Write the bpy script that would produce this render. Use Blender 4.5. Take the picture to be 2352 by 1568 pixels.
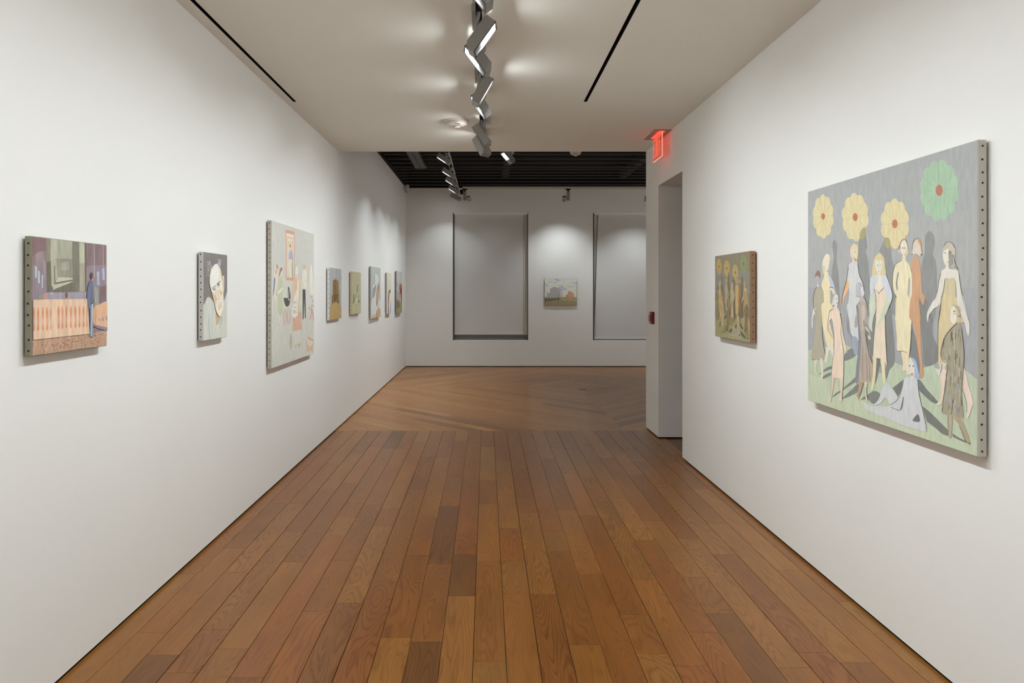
import bpy, bmesh, math, random
from mathutils import Vector, Matrix
from mathutils.geometry import tessellate_polygon

for o in list(bpy.data.objects):
    bpy.data.objects.remove(o, do_unlink=True)
S = bpy.context.scene
C = S.collection
random.seed(7)

# ---------------------------------------------------------------- camera, world, exposure
F, CX, CY, EYE = 1600.0, 1116.5, 669.0, 1.467      # pixel focal length, vanishing point, eye height
cam_d = bpy.data.cameras.new('camera')
cam = bpy.data.objects.new('camera', cam_d)
C.objects.link(cam)
cam.location = (0, 0, EYE)
cam.rotation_euler = (math.pi / 2, 0, 0)
cam_d.sensor_width = 36.0
cam_d.lens = F / 2352 * 36.0
cam_d.shift_x = (1176 - CX) / 2352
cam_d.shift_y = -(784 - CY) / 2352
cam_d.clip_start = 0.05
S.camera = cam
S.view_settings.view_transform = 'Standard'
S.view_settings.look = 'None'
S.view_settings.gamma = 1.0
S.view_settings.exposure = 0.01
S.view_settings.use_curve_mapping = False
w = bpy.data.worlds.new('world')
S.world = w
w.use_nodes = True
w.node_tree.nodes['Background'].inputs[0].default_value = (1, 0.97, 0.93, 1)
w.node_tree.nodes['Background'].inputs[1].default_value = 0.05
LAMP = (0.880, 0.957, 1.0)
P_COR, P_BACK, P_SPOT = 8.6, 11.2, 12.5             # lamp watts: corridor washers, back-room washers, small spots

# ---------------------------------------------------------------- room measurements (metres, y = depth from camera)
H = 2.967
def xl(d): return -1.613 + 0.0037 * d
def xr(d): return 1.743 - 0.0035 * d
D_END, D_BACK, D_DOOR0, D_DOOR1, Z_DOOR = 7.477, 13.57, 6.11, 6.95, 2.522
Z_TOP, X_FAR, D_REAR, REV = 3.50, 5.6, -4.0, 0.014

# ---------------------------------------------------------------- helpers
def s2l(c):
    c = c / 255.0
    return c / 12.92 if c <= 0.04045 else ((c + 0.055) / 1.055) ** 2.4
def rgb(r, g, b): return (s2l(r), s2l(g), s2l(b), 1.0)
def tag(o, label=None, cat=None, group=None, kind=None):
    if label: o['label'] = label
    if cat: o['category'] = cat
    if group: o['group'] = group
    if kind: o['kind'] = kind
    return o
def empty(name, loc=(0, 0, 0), rot=(0, 0, 0), parent=None):
    o = bpy.data.objects.new(name, None)
    C.objects.link(o)
    o.location = loc
    o.rotation_euler = rot
    o.empty_display_size = 0.05
    o.parent = parent
    return o
def link(name, me, mat=None, parent=None, loc=(0, 0, 0), rot=(0, 0, 0)):
    o = bpy.data.objects.new(name, me)
    C.objects.link(o)
    if mat and not me.materials: me.materials.append(mat)
    o.parent = parent
    o.location = loc
    o.rotation_euler = rot
    return o
class MB:
    def __init__(s): s.bm = bmesh.new()
    def box(s, x0, x1, y0, y1, z0, z1, M=None):
        vs = [s.bm.verts.new((x, y, z)) for z in (z0, z1) for y in (y0, y1) for x in (x0, x1)]
        for f in ((0, 2, 3, 1), (4, 5, 7, 6), (0, 1, 5, 4), (2, 6, 7, 3), (0, 4, 6, 2), (1, 3, 7, 5)):
            s.bm.faces.new([vs[i] for i in f])
        if M is not None:
            for v in vs: v.co = M @ v.co
        return s
    def prism(s, pts, z0, z1, M=None):
        """plan polygon pts (counter-clockwise from above) extruded from z0 to z1"""
        n = len(pts)
        a = [s.bm.verts.new((p[0], p[1], z0)) for p in pts]
        b = [s.bm.verts.new((p[0], p[1], z1)) for p in pts]
        s.bm.faces.new(a[::-1]); s.bm.faces.new(b)
        for i in range(n):
            j = (i + 1) % n
            s.bm.faces.new((a[i], a[j], b[j], b[i]))
        if M is not None:
            for v in a + b: v.co = M @ v.co
        return s
    def tube(s, p0, p1, r0, r1=None, n=16, cap=True):
        r1 = r0 if r1 is None else r1
        p0, p1 = Vector(p0), Vector(p1)
        q = (p1 - p0).to_track_quat('Z', 'Y').to_matrix()
        A, B = [], []
        for i in range(n):
            t = 2 * math.pi * i / n
            e = q @ Vector((math.cos(t), math.sin(t), 0))
            A.append(s.bm.verts.new(p0 + e * r0)); B.append(s.bm.verts.new(p1 + e * r1))
        for i in range(n):
            j = (i + 1) % n
            s.bm.faces.new((A[i], A[j], B[j], B[i]))
        if cap:
            s.bm.faces.new(A[::-1]); s.bm.faces.new(B)
        return s
    def lathe(s, prof, n=32):
        rings = []
        for r, z in prof:
            rings.append([s.bm.verts.new((r * math.cos(2 * math.pi * i / n), r * math.sin(2 * math.pi * i / n), z)) for i in range(n)])
        for a, b in zip(rings, rings[1:]):
            for i in range(n):
                j = (i + 1) % n
                s.bm.faces.new((a[i], a[j], b[j], b[i]))
        s.bm.faces.new(rings[0][::-1]); s.bm.faces.new(rings[-1])
        return s
    def bevel(s, w, seg=2):
        bmesh.ops.bevel(s.bm, geom=list(s.bm.edges), offset=w, segments=seg, affect='EDGES', profile=0.5)
        return s
    def mesh(s, name, smooth=False):
        bmesh.ops.recalc_face_normals(s.bm, faces=list(s.bm.faces))
        me = bpy.data.meshes.new(name)
        s.bm.to_mesh(me); s.bm.free()
        if smooth:
            me.polygons.foreach_set('use_smooth', [True] * len(me.polygons))
            try: me.set_sharp_from_angle(angle=math.radians(35))
            except Exception: pass
        return me
    def build(s, name, mat, parent=None, loc=(0, 0, 0), rot=(0, 0, 0), smooth=False):
        return link(name, s.mesh(name, smooth), mat, parent, loc, rot)

# ---------------------------------------------------------------- materials
def nodes(name):
    m = bpy.data.materials.new(name)
    m.use_nodes = True
    nt = m.node_tree
    return m, nt, nt.nodes['Principled BSDF']
def N(nt, typ, **kw):
    n = nt.nodes.new(typ)
    for k, v in kw.items(): setattr(n, k, v)
    return n
def plain(name, col, rough=0.6, metal=0.0, spec=0.5, bump=0.0, bscale=200, var=0.03):
    m, nt, b = nodes(name)
    tc = N(nt, 'ShaderNodeTexCoord')
    nz = N(nt, 'ShaderNodeTexNoise'); nz.inputs['Scale'].default_value = bscale
    nt.links.new(tc.outputs['Object'], nz.inputs['Vector'])
    mr = N(nt, 'ShaderNodeMapRange')
    mr.inputs['To Min'].default_value = 1 - var; mr.inputs['To Max'].default_value = 1 + var
    nt.links.new(nz.outputs['Fac'], mr.inputs['Value'])
    mx = N(nt, 'ShaderNodeMix', data_type='RGBA', blend_type='MULTIPLY')
    mx.inputs['Factor'].default_value = 1
    mx.inputs['A'].default_value = col
    nt.links.new(mr.outputs['Result'], mx.inputs['B'])
    nt.links.new(mx.outputs['Result'], b.inputs['Base Color'])
    b.inputs['Roughness'].default_value = rough
    b.inputs['Metallic'].default_value = metal
    b.inputs['Specular IOR Level'].default_value = spec
    if bump:
        bp = N(nt, 'ShaderNodeBump'); bp.inputs['Strength'].default_value = bump; bp.inputs['Distance'].default_value = 0.001
        nt.links.new(nz.outputs['Fac'], bp.inputs['Height'])
        nt.links.new(bp.outputs['Normal'], b.inputs['Normal'])
    return m
def emit(name, col, strength):
    m, nt, b = nodes(name)
    b.inputs['Base Color'].default_value = (0.02, 0.02, 0.02, 1)
    b.inputs['Emission Color'].default_value = col
    b.inputs['Emission Strength'].default_value = strength
    return m
M = {}
M['wall'] = plain('white_wall_paint', (0.865, 0.858, 0.825, 1), 0.75, spec=0.25, bump=0.08, bscale=260, var=0.006)
M['ceil'] = plain('white_ceiling_paint', (0.865, 0.853, 0.785, 1), 0.85, spec=0.2, bump=0.05, bscale=200, var=0.006)
M['gap'] = plain('dark_reveal', (0.012, 0.01, 0.008, 1), 0.9, spec=0.1)
M['black'] = plain('matte_black', (0.008, 0.008, 0.008, 1), 0.7, spec=0.2)
M['dark_ceiling'] = plain('charcoal_deck_paint', (0.010, 0.010, 0.010, 1), 0.85, spec=0.15)
M['joist'] = plain('dark_joist_paint', (0.055, 0.052, 0.05, 1), 0.7, spec=0.2, bscale=30, var=0.15)
M['duct'] = plain('dark_grey_duct', (0.085, 0.083, 0.080, 1), 0.6, spec=0.3, bscale=12, var=0.2)
M['fixture'] = plain('grey_powder_coat', (0.34, 0.335, 0.325, 1), 0.40, metal=0.25, spec=0.5, bscale=400)
M['fixture_dark'] = plain('dark_bezel', (0.05, 0.05, 0.055, 1), 0.3, metal=0.5)
M['reflector'] = plain('satin_reflector', (0.30, 0.30, 0.30, 1), 0.45, metal=0.3)
M['track_trim'] = plain('cream_track_trim', (0.62, 0.58, 0.48, 1), 0.5)
M['plastic'] = plain('off_white_plastic', (0.72, 0.69, 0.62, 1), 0.4, bscale=80)
M['strobe'] = plain('clear_strobe_plastic', (0.85, 0.84, 0.80, 1), 0.15, spec=0.8)
M['bronze'] = plain('grey_camera_shell', (0.42, 0.40, 0.36, 1), 0.4)
M['red_box'] = plain('red_enamel', (0.19, 0.006, 0.012, 1), 0.3, bscale=60)
M['red_mark'] = plain('red_print', (0.45, 0.02, 0.03, 1), 0.5)
M['white_mark'] = plain('white_print', (0.62, 0.55, 0.52, 1), 0.5)
M['steel'] = plain('brushed_plate', (0.30, 0.28, 0.26, 1), 0.35, metal=0.8)
M['tack'] = plain('black_tack', (0.012, 0.010, 0.012, 1), 0.4, metal=0.3)
M['stretcher'] = plain('stretcher_wood', (0.16, 0.09, 0.05, 1), 0.8, bscale=40, var=0.2)
M['shade'] = plain('roller_shade_fabric', (0.70, 0.69, 0.67, 1), 0.85, spec=0.1, bump=0.15, bscale=600)
M['frame_dark'] = plain('dark_window_metal', (0.07, 0.065, 0.06, 1), 0.5)
M['frame'] = plain('grey_window_metal', (0.20, 0.19, 0.18, 1), 0.5)
M['lens'] = emit('lit_led_lens', (0.93, 0.975, 1.0, 1), 68.0)
M['lens_back'] = emit('dim_led_lens', (0.97, 0.985, 1.0, 1), 22.0)
M['lens_spot'] = emit('lit_spot_lens', (1, 0.98, 0.95, 1), 14.0)
M['exit_text'] = emit('red_exit_letters', (1.0, 0.075, 0.03, 1), 1.5)
M['exit_lamp'] = emit('red_lamp_slot', (1.0, 0.05, 0.03, 1), 2.6)
M['exit_hot'] = emit('orange_lit_edge', (1.0, 0.16, 0.09, 1), 2.2)
# clear acrylic with a red tint
m, nt, b = nodes('red_tinted_acrylic'); M['acrylic'] = m
b.inputs['Base Color'].default_value = (0.75, 0.20, 0.17, 1)
b.inputs['Roughness'].default_value = 0.1
b.inputs['Alpha'].default_value = 0.30
b.inputs['Emission Color'].default_value = (1.0, 0.06, 0.03, 1)
b.inputs['Emission Strength'].default_value = 0.10

def wood_material():
    m, nt, b = nodes('oak_plank')
    L = nt.links.new
    tc = N(nt, 'ShaderNodeTexCoord'); oi = N(nt, 'ShaderNodeObjectInfo')
    mul = N(nt, 'ShaderNodeMath', operation='MULTIPLY'); mul.inputs[1].default_value = 57.0
    L(oi.outputs['Random'], mul.inputs[0])
    cmb = N(nt, 'ShaderNodeCombineXYZ')
    for i in range(3): L(mul.outputs[0], cmb.inputs[i])
    add = N(nt, 'ShaderNodeVectorMath', operation='ADD')
    L(tc.outputs['Object'], add.inputs[0]); L(cmb.outputs[0], add.inputs[1])
    def stretched(sx, sy, scale, detail, dist=0.0):
        mp = N(nt, 'ShaderNodeMapping'); mp.inputs['Scale'].default_value = (sx, sy, 1)
        L(add.outputs[0], mp.inputs['Vector'])
        nz = N(nt, 'ShaderNodeTexNoise')
        nz.inputs['Scale'].default_value = scale; nz.inputs['Detail'].default_value = detail
        nz.inputs['Distortion'].default_value = dist
        L(mp.outputs[0], nz.inputs['Vector'])
        return nz
    # cathedral figure: growth rings cut at a slant, bent by a stretched noise field
    fig = stretched(7.0, 1.0, 1.0, 1.0, 0.3)
    k = N(nt, 'ShaderNodeMath', operation='MULTIPLY'); k.inputs[1].default_value = 26.0
    L(fig.outputs['Fac'], k.inputs[0])
    wob = stretched(26, 5, 1.0, 2.0)
    kw = N(nt, 'ShaderNodeMath', operation='MULTIPLY'); kw.inputs[1].default_value = 1.6
    L(wob.outputs['Fac'], kw.inputs[0])
    ks = N(nt, 'ShaderNodeMath', operation='ADD'); L(k.outputs[0], ks.inputs[0]); L(kw.outputs[0], ks.inputs[1])
    fr = N(nt, 'ShaderNodeMath', operation='FRACT'); L(ks.outputs[0], fr.inputs[0])
    ramp = N(nt, 'ShaderNodeValToRGB'); L(fr.outputs[0], ramp.inputs[0])
    e = ramp.color_ramp.elements
    e[0].position = 0.0; e[0].color = (0.55, 0.55, 0.55, 1)
    e[1].position = 1.0; e[1].color = (0.55, 0.55, 0.55, 1)
    for pos, v in ((0.18, 0.05), (0.60, 0.0), (0.86, 1.0)):
        x = e.new(pos); x.color = (v, v, v, 1)
    fine = stretched(150, 5, 1.0, 3.0)
    blot = stretched(9, 2.2, 1.0, 3.0)
    # strength of the figure differs from board to board
    fs = N(nt, 'ShaderNodeMath', operation='MULTIPLY'); fs.inputs[1].default_value = 13.7
    L(oi.outputs['Random'], fs.inputs[0])
    fsf = N(nt, 'ShaderNodeMath', operation='FRACT'); L(fs.outputs[0], fsf.inputs[0])
    fmr = N(nt, 'ShaderNodeMapRange'); fmr.inputs['To Min'].default_value = 0.16; fmr.inputs['To Max'].default_value = 0.80
    L(fsf.outputs[0], fmr.inputs['Value'])
    figk = N(nt, 'ShaderNodeMath', operation='MULTIPLY'); L(ramp.outputs['Color'], figk.inputs[0]); L(fmr.outputs[0], figk.inputs[1])
    m1 = N(nt, 'ShaderNodeMix', data_type='RGBA', blend_type='MULTIPLY')
    L(figk.outputs[0], m1.inputs['Factor']); L(oi.outputs['Color'], m1.inputs['A'])
    m1.inputs['B'].default_value = (0.55, 0.40, 0.28, 1)
    fm = N(nt, 'ShaderNodeMapRange'); fm.inputs['From Min'].default_value = 0.3; fm.inputs['From Max'].default_value = 0.7
    fm.inputs['To Min'].default_value = 0.88; fm.inputs['To Max'].default_value = 1.10
    L(fine.outputs['Fac'], fm.inputs['Value'])
    bm_ = N(nt, 'ShaderNodeMapRange'); bm_.clamp = False
    bm_.inputs['To Min'].default_value = 0.72; bm_.inputs['To Max'].default_value = 1.28
    L(blot.outputs['Fac'], bm_.inputs['Value'])
    mm = N(nt, 'ShaderNodeMath', operation='MULTIPLY'); L(fm.outputs[0], mm.inputs[0]); L(bm_.outputs[0], mm.inputs[1])
    m2 = N(nt, 'ShaderNodeMix', data_type='RGBA', blend_type='MULTIPLY'); m2.inputs['Factor'].default_value = 1
    L(m1.outputs['Result'], m2.inputs['A']); L(mm.outputs[0], m2.inputs['B'])
    L(m2.outputs['Result'], b.inputs['Base Color'])
    b.inputs['Roughness'].default_value = 0.287
    b.inputs['Specular IOR Level'].default_value = 0.36
    bp = N(nt, 'ShaderNodeBump'); bp.inputs['Strength'].default_value = 0.06; bp.inputs['Distance'].default_value = 0.001
    L(fine.outputs['Fac'], bp.inputs['Height']); L(bp.outputs['Normal'], b.inputs['Normal'])
    return m
M['wood'] = wood_material()

def paint_material(name, amount=0.10):
    m, nt, b = nodes(name)
    L = nt.links.new
    at = N(nt, 'ShaderNodeAttribute'); at.attribute_name = 'paint'
    tc = N(nt, 'ShaderNodeTexCoord')
    mp = N(nt, 'ShaderNodeMapping'); mp.inputs['Scale'].default_value = (60, 60, 14)
    L(tc.outputs['Object'], mp.inputs['Vector'])
    nz = N(nt, 'ShaderNodeTexNoise'); nz.inputs['Scale'].default_value = 1.0; nz.inputs['Detail'].default_value = 5
    L(mp.outputs[0], nz.inputs['Vector'])
    mr = N(nt, 'ShaderNodeMapRange'); mr.inputs['From Min'].default_value = 0.25; mr.inputs['From Max'].default_value = 0.75
    mr.inputs['To Min'].default_value = 1 - amount; mr.inputs['To Max'].default_value = 1 + amount
    L(nz.outputs['Fac'], mr.inputs['Value'])
    mx = N(nt, 'ShaderNodeMix', data_type='RGBA', blend_type='MULTIPLY'); mx.inputs['Factor'].default_value = 1
    L(at.outputs['Color'], mx.inputs['A']); L(mr.outputs[0], mx.inputs['B'])
    L(mx.outputs['Result'], b.inputs['Base Color'])
    b.inputs['Roughness'].default_value = 0.75
    b.inputs['Specular IOR Level'].default_value = 0.2
    return m
M['paint'] = paint_material('oil_paint', 0.10)
M['paint_rough'] = paint_material('scumbled_oil_paint', 0.17)

# ---------------------------------------------------------------- room shell
def struct(o): o['kind'] = 'structure'; return o
# left wall runs the full depth
wl = [(xl(D_REAR) - 0.3, D_REAR), (xl(D_REAR), D_REAR), (xl(D_BACK + 0.3), D_BACK + 0.3), (xl(D_BACK + 0.3) - 0.3, D_BACK + 0.3)]
struct(MB().prism(wl, REV, 4.2).build('wall_left', M['wall']))
struct(MB().prism([(x - 0.012, y) for x, y in wl], -0.03, REV).build('baseboard_left', M['gap']))
# right wall, door lintel
wr = [(xr(D_REAR), D_REAR), (xr(D_REAR) + 0.26, D_REAR), (xr(D_DOOR0) + 0.26, D_DOOR0), (xr(D_DOOR0), D_DOOR0)]
struct(MB().prism(wr, REV, H + 0.3).build('wall_right', M['wall']))
struct(MB().prism([(x + 0.012, y - (0.012 if y > 0 else 0)) for x, y in wr], -0.03, REV).build('baseboard_right', M['gap']))
struct(MB().prism([(xr(D_DOOR0), D_DOOR0), (3.9, D_DOOR0), (3.9, D_DOOR1), (xr(D_DOOR1), D_DOOR1)], Z_DOOR, H + 0.3).build('wall_lintel', M['wall']))
# partition that ends in the pillar beside the doorway
pr = [(xr(D_DOOR1), D_DOOR1), (X_FAR, D_DOOR1), (X_FAR, D_END), (xr(D_END), D_END)]
struct(MB().prism(pr, REV, 4.2).build('wall_partition', M['wall']))
struct(MB().prism([(x + 0.012, y + (0.012 if y < 7 else -0.012)) for x, y in pr], -0.03, REV).build('baseboard_partition', M['gap']))
# side passage behind the doorway
struct(MB().box(3.9, 4.1, 4.2, D_DOOR1, 0, H).build('wall_passage_end', M['wall']))
struct(MB().box(xr(4) + 0.26, 4.1, 4.0, 4.2, 0, H).build('wall_passage_near', M['wall']))
struct(MB().box(xr(4) + 0.26, 3.9, 4.2, D_DOOR0, Z_DOOR + 0.1, Z_DOOR + 0.2).build('ceiling_passage', M['ceil']))
# header above the end of the corridor and the rear wall behind the camera
struct(MB().box(xl(7) - 0.02, xr(7) + 0.02, D_END - 0.2, D_END, H + 0.02, 4.2).build('wall_header', M['wall']))
struct(MB().box(-2.0, 2.1, D_REAR - 0.2, D_REAR, 0, H + 0.3).build('wall_rear', M['wall']))
# corridor ceiling with three slots cut into it
SL, SM, SR = (-1.526, -1.501), (-0.070, -0.008), (0.772, 0.798)
EL, EM = 5.515, 7.06
cb = MB()
y0, z0, z1 = D_REAR, H, H + 0.25
cb.box(-1.75, SL[0], y0, D_END, z0, z1)
cb.box(SL[0], SL[1], EL, D_END, z0, z1)
cb.box(SL[1], SM[0], y0, D_END, z0, z1)
cb.box(SM[0], SM[1], EM, D_END, z0, z1)
cb.box(SM[1], SR[0], y0, D_END, z0, z1)
cb.box(SR[0], SR[1], EL, D_END, z0, z1)
cb.box(SR[1], 1.80, y0, D_END, z0, z1)
struct(cb.build('ceiling', M['ceil']))
def slot(name, s, e, label):
    o = MB().box(s[0], s[1], D_REAR, e, H + 0.030, H + 0.07).build(name, M['black'])
    b = MB().box(s[0], s[0] + 0.002, D_REAR, e, H + 0.001, H + 0.030).box(s[1] - 0.002, s[1], D_REAR, e, H + 0.001, H + 0.030).box(s[0] + 0.002, s[1] - 0.002, e - 0.003, e, H + 0.001, H + 0.03)
    b.build('slot_lining', M['black'], o)
    tag(o, label, kind='structure')
slot('trim_1', SL, EL, 'long black linear slot in the ceiling along the left wall')
slot('trim_2', SR, EL, 'long black linear slot in the ceiling right of the lamp track')

# back wall with two window recesses
W1, W2, WZ = (-0.649, 0.819), (2.082, 3.55), (0.517, 2.994)
wb = MB()
ya, yb = D_BACK, D_BACK + 0.3
wb.box(-2.0, W1[0], ya, yb, REV, 4.2)
wb.box(W1[1], W2[0], ya, yb, REV, 4.2)
wb.box(W2[1], X_FAR + 0.2, ya, yb, REV, 4.2)
for W in (W1, W2):
    wb.box(W[0], W[1], ya, yb, REV, WZ[0])
    wb.box(W[0], W[1], ya, yb, WZ[1], 4.2)
    wb.box(W[0], W[1], ya + 0.2, yb, WZ[0], WZ[1])
struct(wb.build('wall_back', M['wall']))
struct(MB().box(-2.0, X_FAR, ya + 0.012, yb, -0.03, REV).build('baseboard_back', M['gap']))
struct(MB().box(X_FAR, X_FAR + 0.2, D_END - 0.5, D_BACK + 0.3, 0, 4.2).build('wall_right_back', M['wall']))

def window(n, W, zb, side_gap, slant, label):
    r = empty('window_%d' % n, ((W[0] + W[1]) / 2, D_BACK, WZ[0]))
    struct(r)
    h, hw = WZ[1] - WZ[0], (W[1] - W[0]) / 2
    f = MB()
    f.box(-hw, -hw + 0.024, 0.006, 0.19, 0, h - 0.002)
    f.box(hw - 0.013, hw, 0.006, 0.19, 0, h - 0.002)
    f.build('window_frame', M['frame_dark'], r)
    MB().box(-hw + 0.024, hw - 0.013, 0.10, 0.19, 0, 0.12).build('sill', M['frame'], r)
    MB().box(-hw + 0.024, hw - 0.013, 0.15, 0.19, 0.12, h).build('pane', M['black'], r)
    MB().box(-hw + 0.024, hw - 0.013, 0.015, 0.06, h - 0.03, h).build('pelmet', M['wall'], r)
    # roller shade: a gently bowed sheet with a weighted hem
    s = MB(); nx, nz = 10, 24
    xa_t, xa_b, xb_ = -hw + 0.030 + slant, -hw + 0.030, hw - 0.018 - side_gap
    grid = []
    for j in range(nz + 1):
        t = j / nz
        z = h - 0.03 - t * (h - 0.03 - zb)
        row = []
        for i in range(nx + 1):
            u = i / nx
            xa = xa_t + (xa_b - xa_t) * t
            y = 0.055 + 0.010 * math.sin(math.pi * u) * math.sin(math.pi * t) + 0.006 * math.sin(7 * u + 2) * t ** 6
            row.append(s.bm.verts.new((xa + (xb_ - xa) * u, y, z)))
        grid.append(row)
    for j in range(nz):
        for i in range(nx):
            s.bm.faces.new((grid[j][i], grid[j][i + 1], grid[j + 1][i + 1], grid[j + 1][i]))
    sh = s.build('roller_shade', M['shade'], r, smooth=True)
    MB().box(xa_b, xb_, 0.050, 0.064, zb - 0.002, zb + 0.040).bevel(0.003, 1).build('hem_bar', M['shade'], sh)
    if side_gap > 0.02:
        MB().box(xb_ + 0.004, hw - 0.013, 0.07, 0.15, 0.10, h - 0.03).build('side_channel', M['plastic'], r)
    else:
        MB().box(-hw + 0.024, -hw + 0.03 + slant, 0.075, 0.15, 0.10, h - 0.03).build('side_channel', M['plastic'], r)
    r['label'] = label
window(1, W1, 0.105, 0.075, 0.0, 'tall recessed window with pale roller shade stopping above a grey sill')
window(2, W2, 0.020, 0.002, 0.080, 'tall recessed window beside the pillar with pale shade reaching the bottom')

# dark ceiling of the back room: deck, beams above, joists below
struct(MB().box(-2.0, X_FAR + 0.2, D_END, D_BACK + 0.3, 3.80, 4.0).build('ceiling_back', M['dark_ceiling']))
jm = MB().box(-1.52, X_FAR, -0.023, 0.023, 0, 0.022).mesh('joist')
for d in (7.75, 8.15, 8.5, 8.9, 9.25, 9.62, 9.98, 10.36, 10.72, 11.07, 11.43, 11.66, 11.97, 12.27, 12.58, 12.97, 13.36):
    o = link('joist', jm, M['joist'], bpy.data.objects['ceiling_back'], (0, d, Z_TOP))
for x in (0.37, 2.65, 4.6):
    MB().box(x - 0.06, x + 0.06, D_END, D_BACK, 3.665, 3.80).build('beam', M['joist'], bpy.data.objects['ceiling_back'])
MB().box(-1.62, X_FAR, 13.50, D_BACK, Z_TOP - 0.02, 3.80).build('ledger_beam', M['dark_ceiling'], bpy.data.objects['ceiling_back'])
MB().prism([(xl(7.4) - 0.02, D_END), (xl(7.4) + 0.05, D_END), (xl(13.5) + 0.05, 13.5), (xl(13.5) - 0.02, 13.5)], Z_TOP - 0.015, 3.80).build('ledger_beam', M['dark_ceiling'], bpy.data.objects['ceiling_back'])
du = empty('ceiling_duct', (-1.05, 9.3, 3.44))
MB().box(-0.085, -0.002, -1.8, 1.9, 0, 0.05).build('duct_panel', M['duct'], du)
MB().box(0.002, 0.085, -1.8, 1.9, 0.004, 0.05).build('duct_panel', M['duct'], du)
MB().lathe([(0.095, 0.0), (0.105, 0.01), (0.10, 0.03)], 24).build('end_plate', M['duct'], du, (0, 1.87, 0.01), smooth=True)
tag(du, 'dark grey double beam fixed under the black ceiling joists at the left', 'beam')

# ---------------------------------------------------------------- floor
floor = struct(MB().box(-2.0, X_FAR + 0.2, D_REAR - 0.2, D_BACK + 0.3, -0.12, -0.016).build('floor', M['gap']))
PAL = [(146, 97, 43), (142, 91, 39), (138, 86, 37), (144, 94, 41), (140, 90, 39), (150, 102, 48), (135, 84, 36),
       (141, 86, 38), (144, 92, 40), (135, 84, 37), (134, 85, 37), (148, 99, 46)]
DARK = [(118, 75, 34), (115, 73, 33), (121, 77, 35)]
rnd = random.Random(11)
def tone():
    c = rnd.choice(DARK) if rnd.random() < 0.06 else rnd.choice(PAL)
    k = rnd.uniform(0.96, 1.03)
    return rgb(*[min(255, v * k) for v in c])
def clip_poly(poly, a, b, c):
    """keep the side a*x + b*y <= c"""
    out = []
    for i in range(len(poly)):
        p, q = poly[i], poly[(i + 1) % len(poly)]
        fp, fq = a * p[0] + b * p[1] - c, a * q[0] + b * q[1] - c
        if fp <= 0: out.append(p)
        if (fp < 0 < fq) or (fq < 0 < fp):
            t = fp / (fp - fq)
            out.append((p[0] + t * (q[0] - p[0]), p[1] + t * (q[1] - p[1])))
    return out
def area(p): return abs(sum(p[i][0] * p[(i + 1) % len(p)][1] - p[(i + 1) % len(p)][0] * p[i][1] for i in range(len(p)))) / 2
def plank_mesh(poly):
    """bevelled board from a plan polygon"""
    n = len(poly)
    cx, cy = sum(p[0] for p in poly) / n, sum(p[1] for p in poly) / n
    bm = bmesh.new()
    lo = [bm.verts.new((x, y, -0.016)) for x, y in poly]
    up = [bm.verts.new((x, y, -0.0008)) for x, y in poly]
    top = [bm.verts.new((x + (0.0008 if x < cx else -0.0008), y + (0.0006 if y < cy else -0.0006), 0)) for x, y in poly]
    for i in range(n):
        j = (i + 1) % n
        bm.faces.new((lo[i], lo[j], up[j], up[i])); bm.faces.new((up[i], up[j], top[j], top[i]))
    bm.faces.new(top)
    bmesh.ops.recalc_face_normals(bm, faces=list(bm.faces))
    me = bpy.data.meshes.new('plank'); bm.to_mesh(me); bm.free()
    return me
spare, spare_back = [], []                                            # boards the photograph does not show: joined as one part
def put_plank(poly, rot=0.0, origin=None, shown=True, k=(1, 1, 1)):
    """poly in world plan coordinates; grain runs along the local y axis turned by rot"""
    n = len(poly)
    ox, oy = origin or (sum(p[0] for p in poly) / n, sum(p[1] for p in poly) / n)
    if not shown:
        (spare if k[0] == 1 else spare_back).append((poly, rot)); return
    c, s = math.cos(-rot), math.sin(-rot)
    loc = [((x - ox) * c - (y - oy) * s, (x - ox) * s + (y - oy) * c) for x, y in poly]
    o = link('plank', plank_mesh(loc), M['wood'], floor, (ox, oy, 0), (0, 0, rot))
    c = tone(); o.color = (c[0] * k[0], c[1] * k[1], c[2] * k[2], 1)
PITCH, SEAM0, D_JOIN = 0.1318, -0.052, 7.335
def dep(yz): return F * EYE / ((yz / 2.138 + 960) - CY)
ENDS = {0: (140, 305, 350, 420, 1195), 1: (65, 540, 697, 860), 2: (249, 387, 462), 3: (165, 335, 555, 655), 4: (200, 450),
        5: (145, 270, 478, 965, 1157), 6: (305, 410, 790), 7: (220, 600, 1050), 8: (195, 503, 780, 960), 9: (280, 590, 1225),
        10: (150, 340, 670), 11: (240, 517, 1200), 12: (345, 747), 13: (180, 500, 900),
        -1: (120, 320, 570, 670, 873), -2: (112, 290, 432, 1097), -3: (190, 487, 673), -4: (190, 345, 803), -5: (117, 316, 443, 530),
        -6: (150, 425, 697, 948), -7: (418, 487, 577, 1273), -8: (140, 320, 705), -9: (350, 1035, 1250), -10: (220, 420, 757, 1163),
        -11: (420, 638, 1052), -12: (305, 500, 765)}
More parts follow.
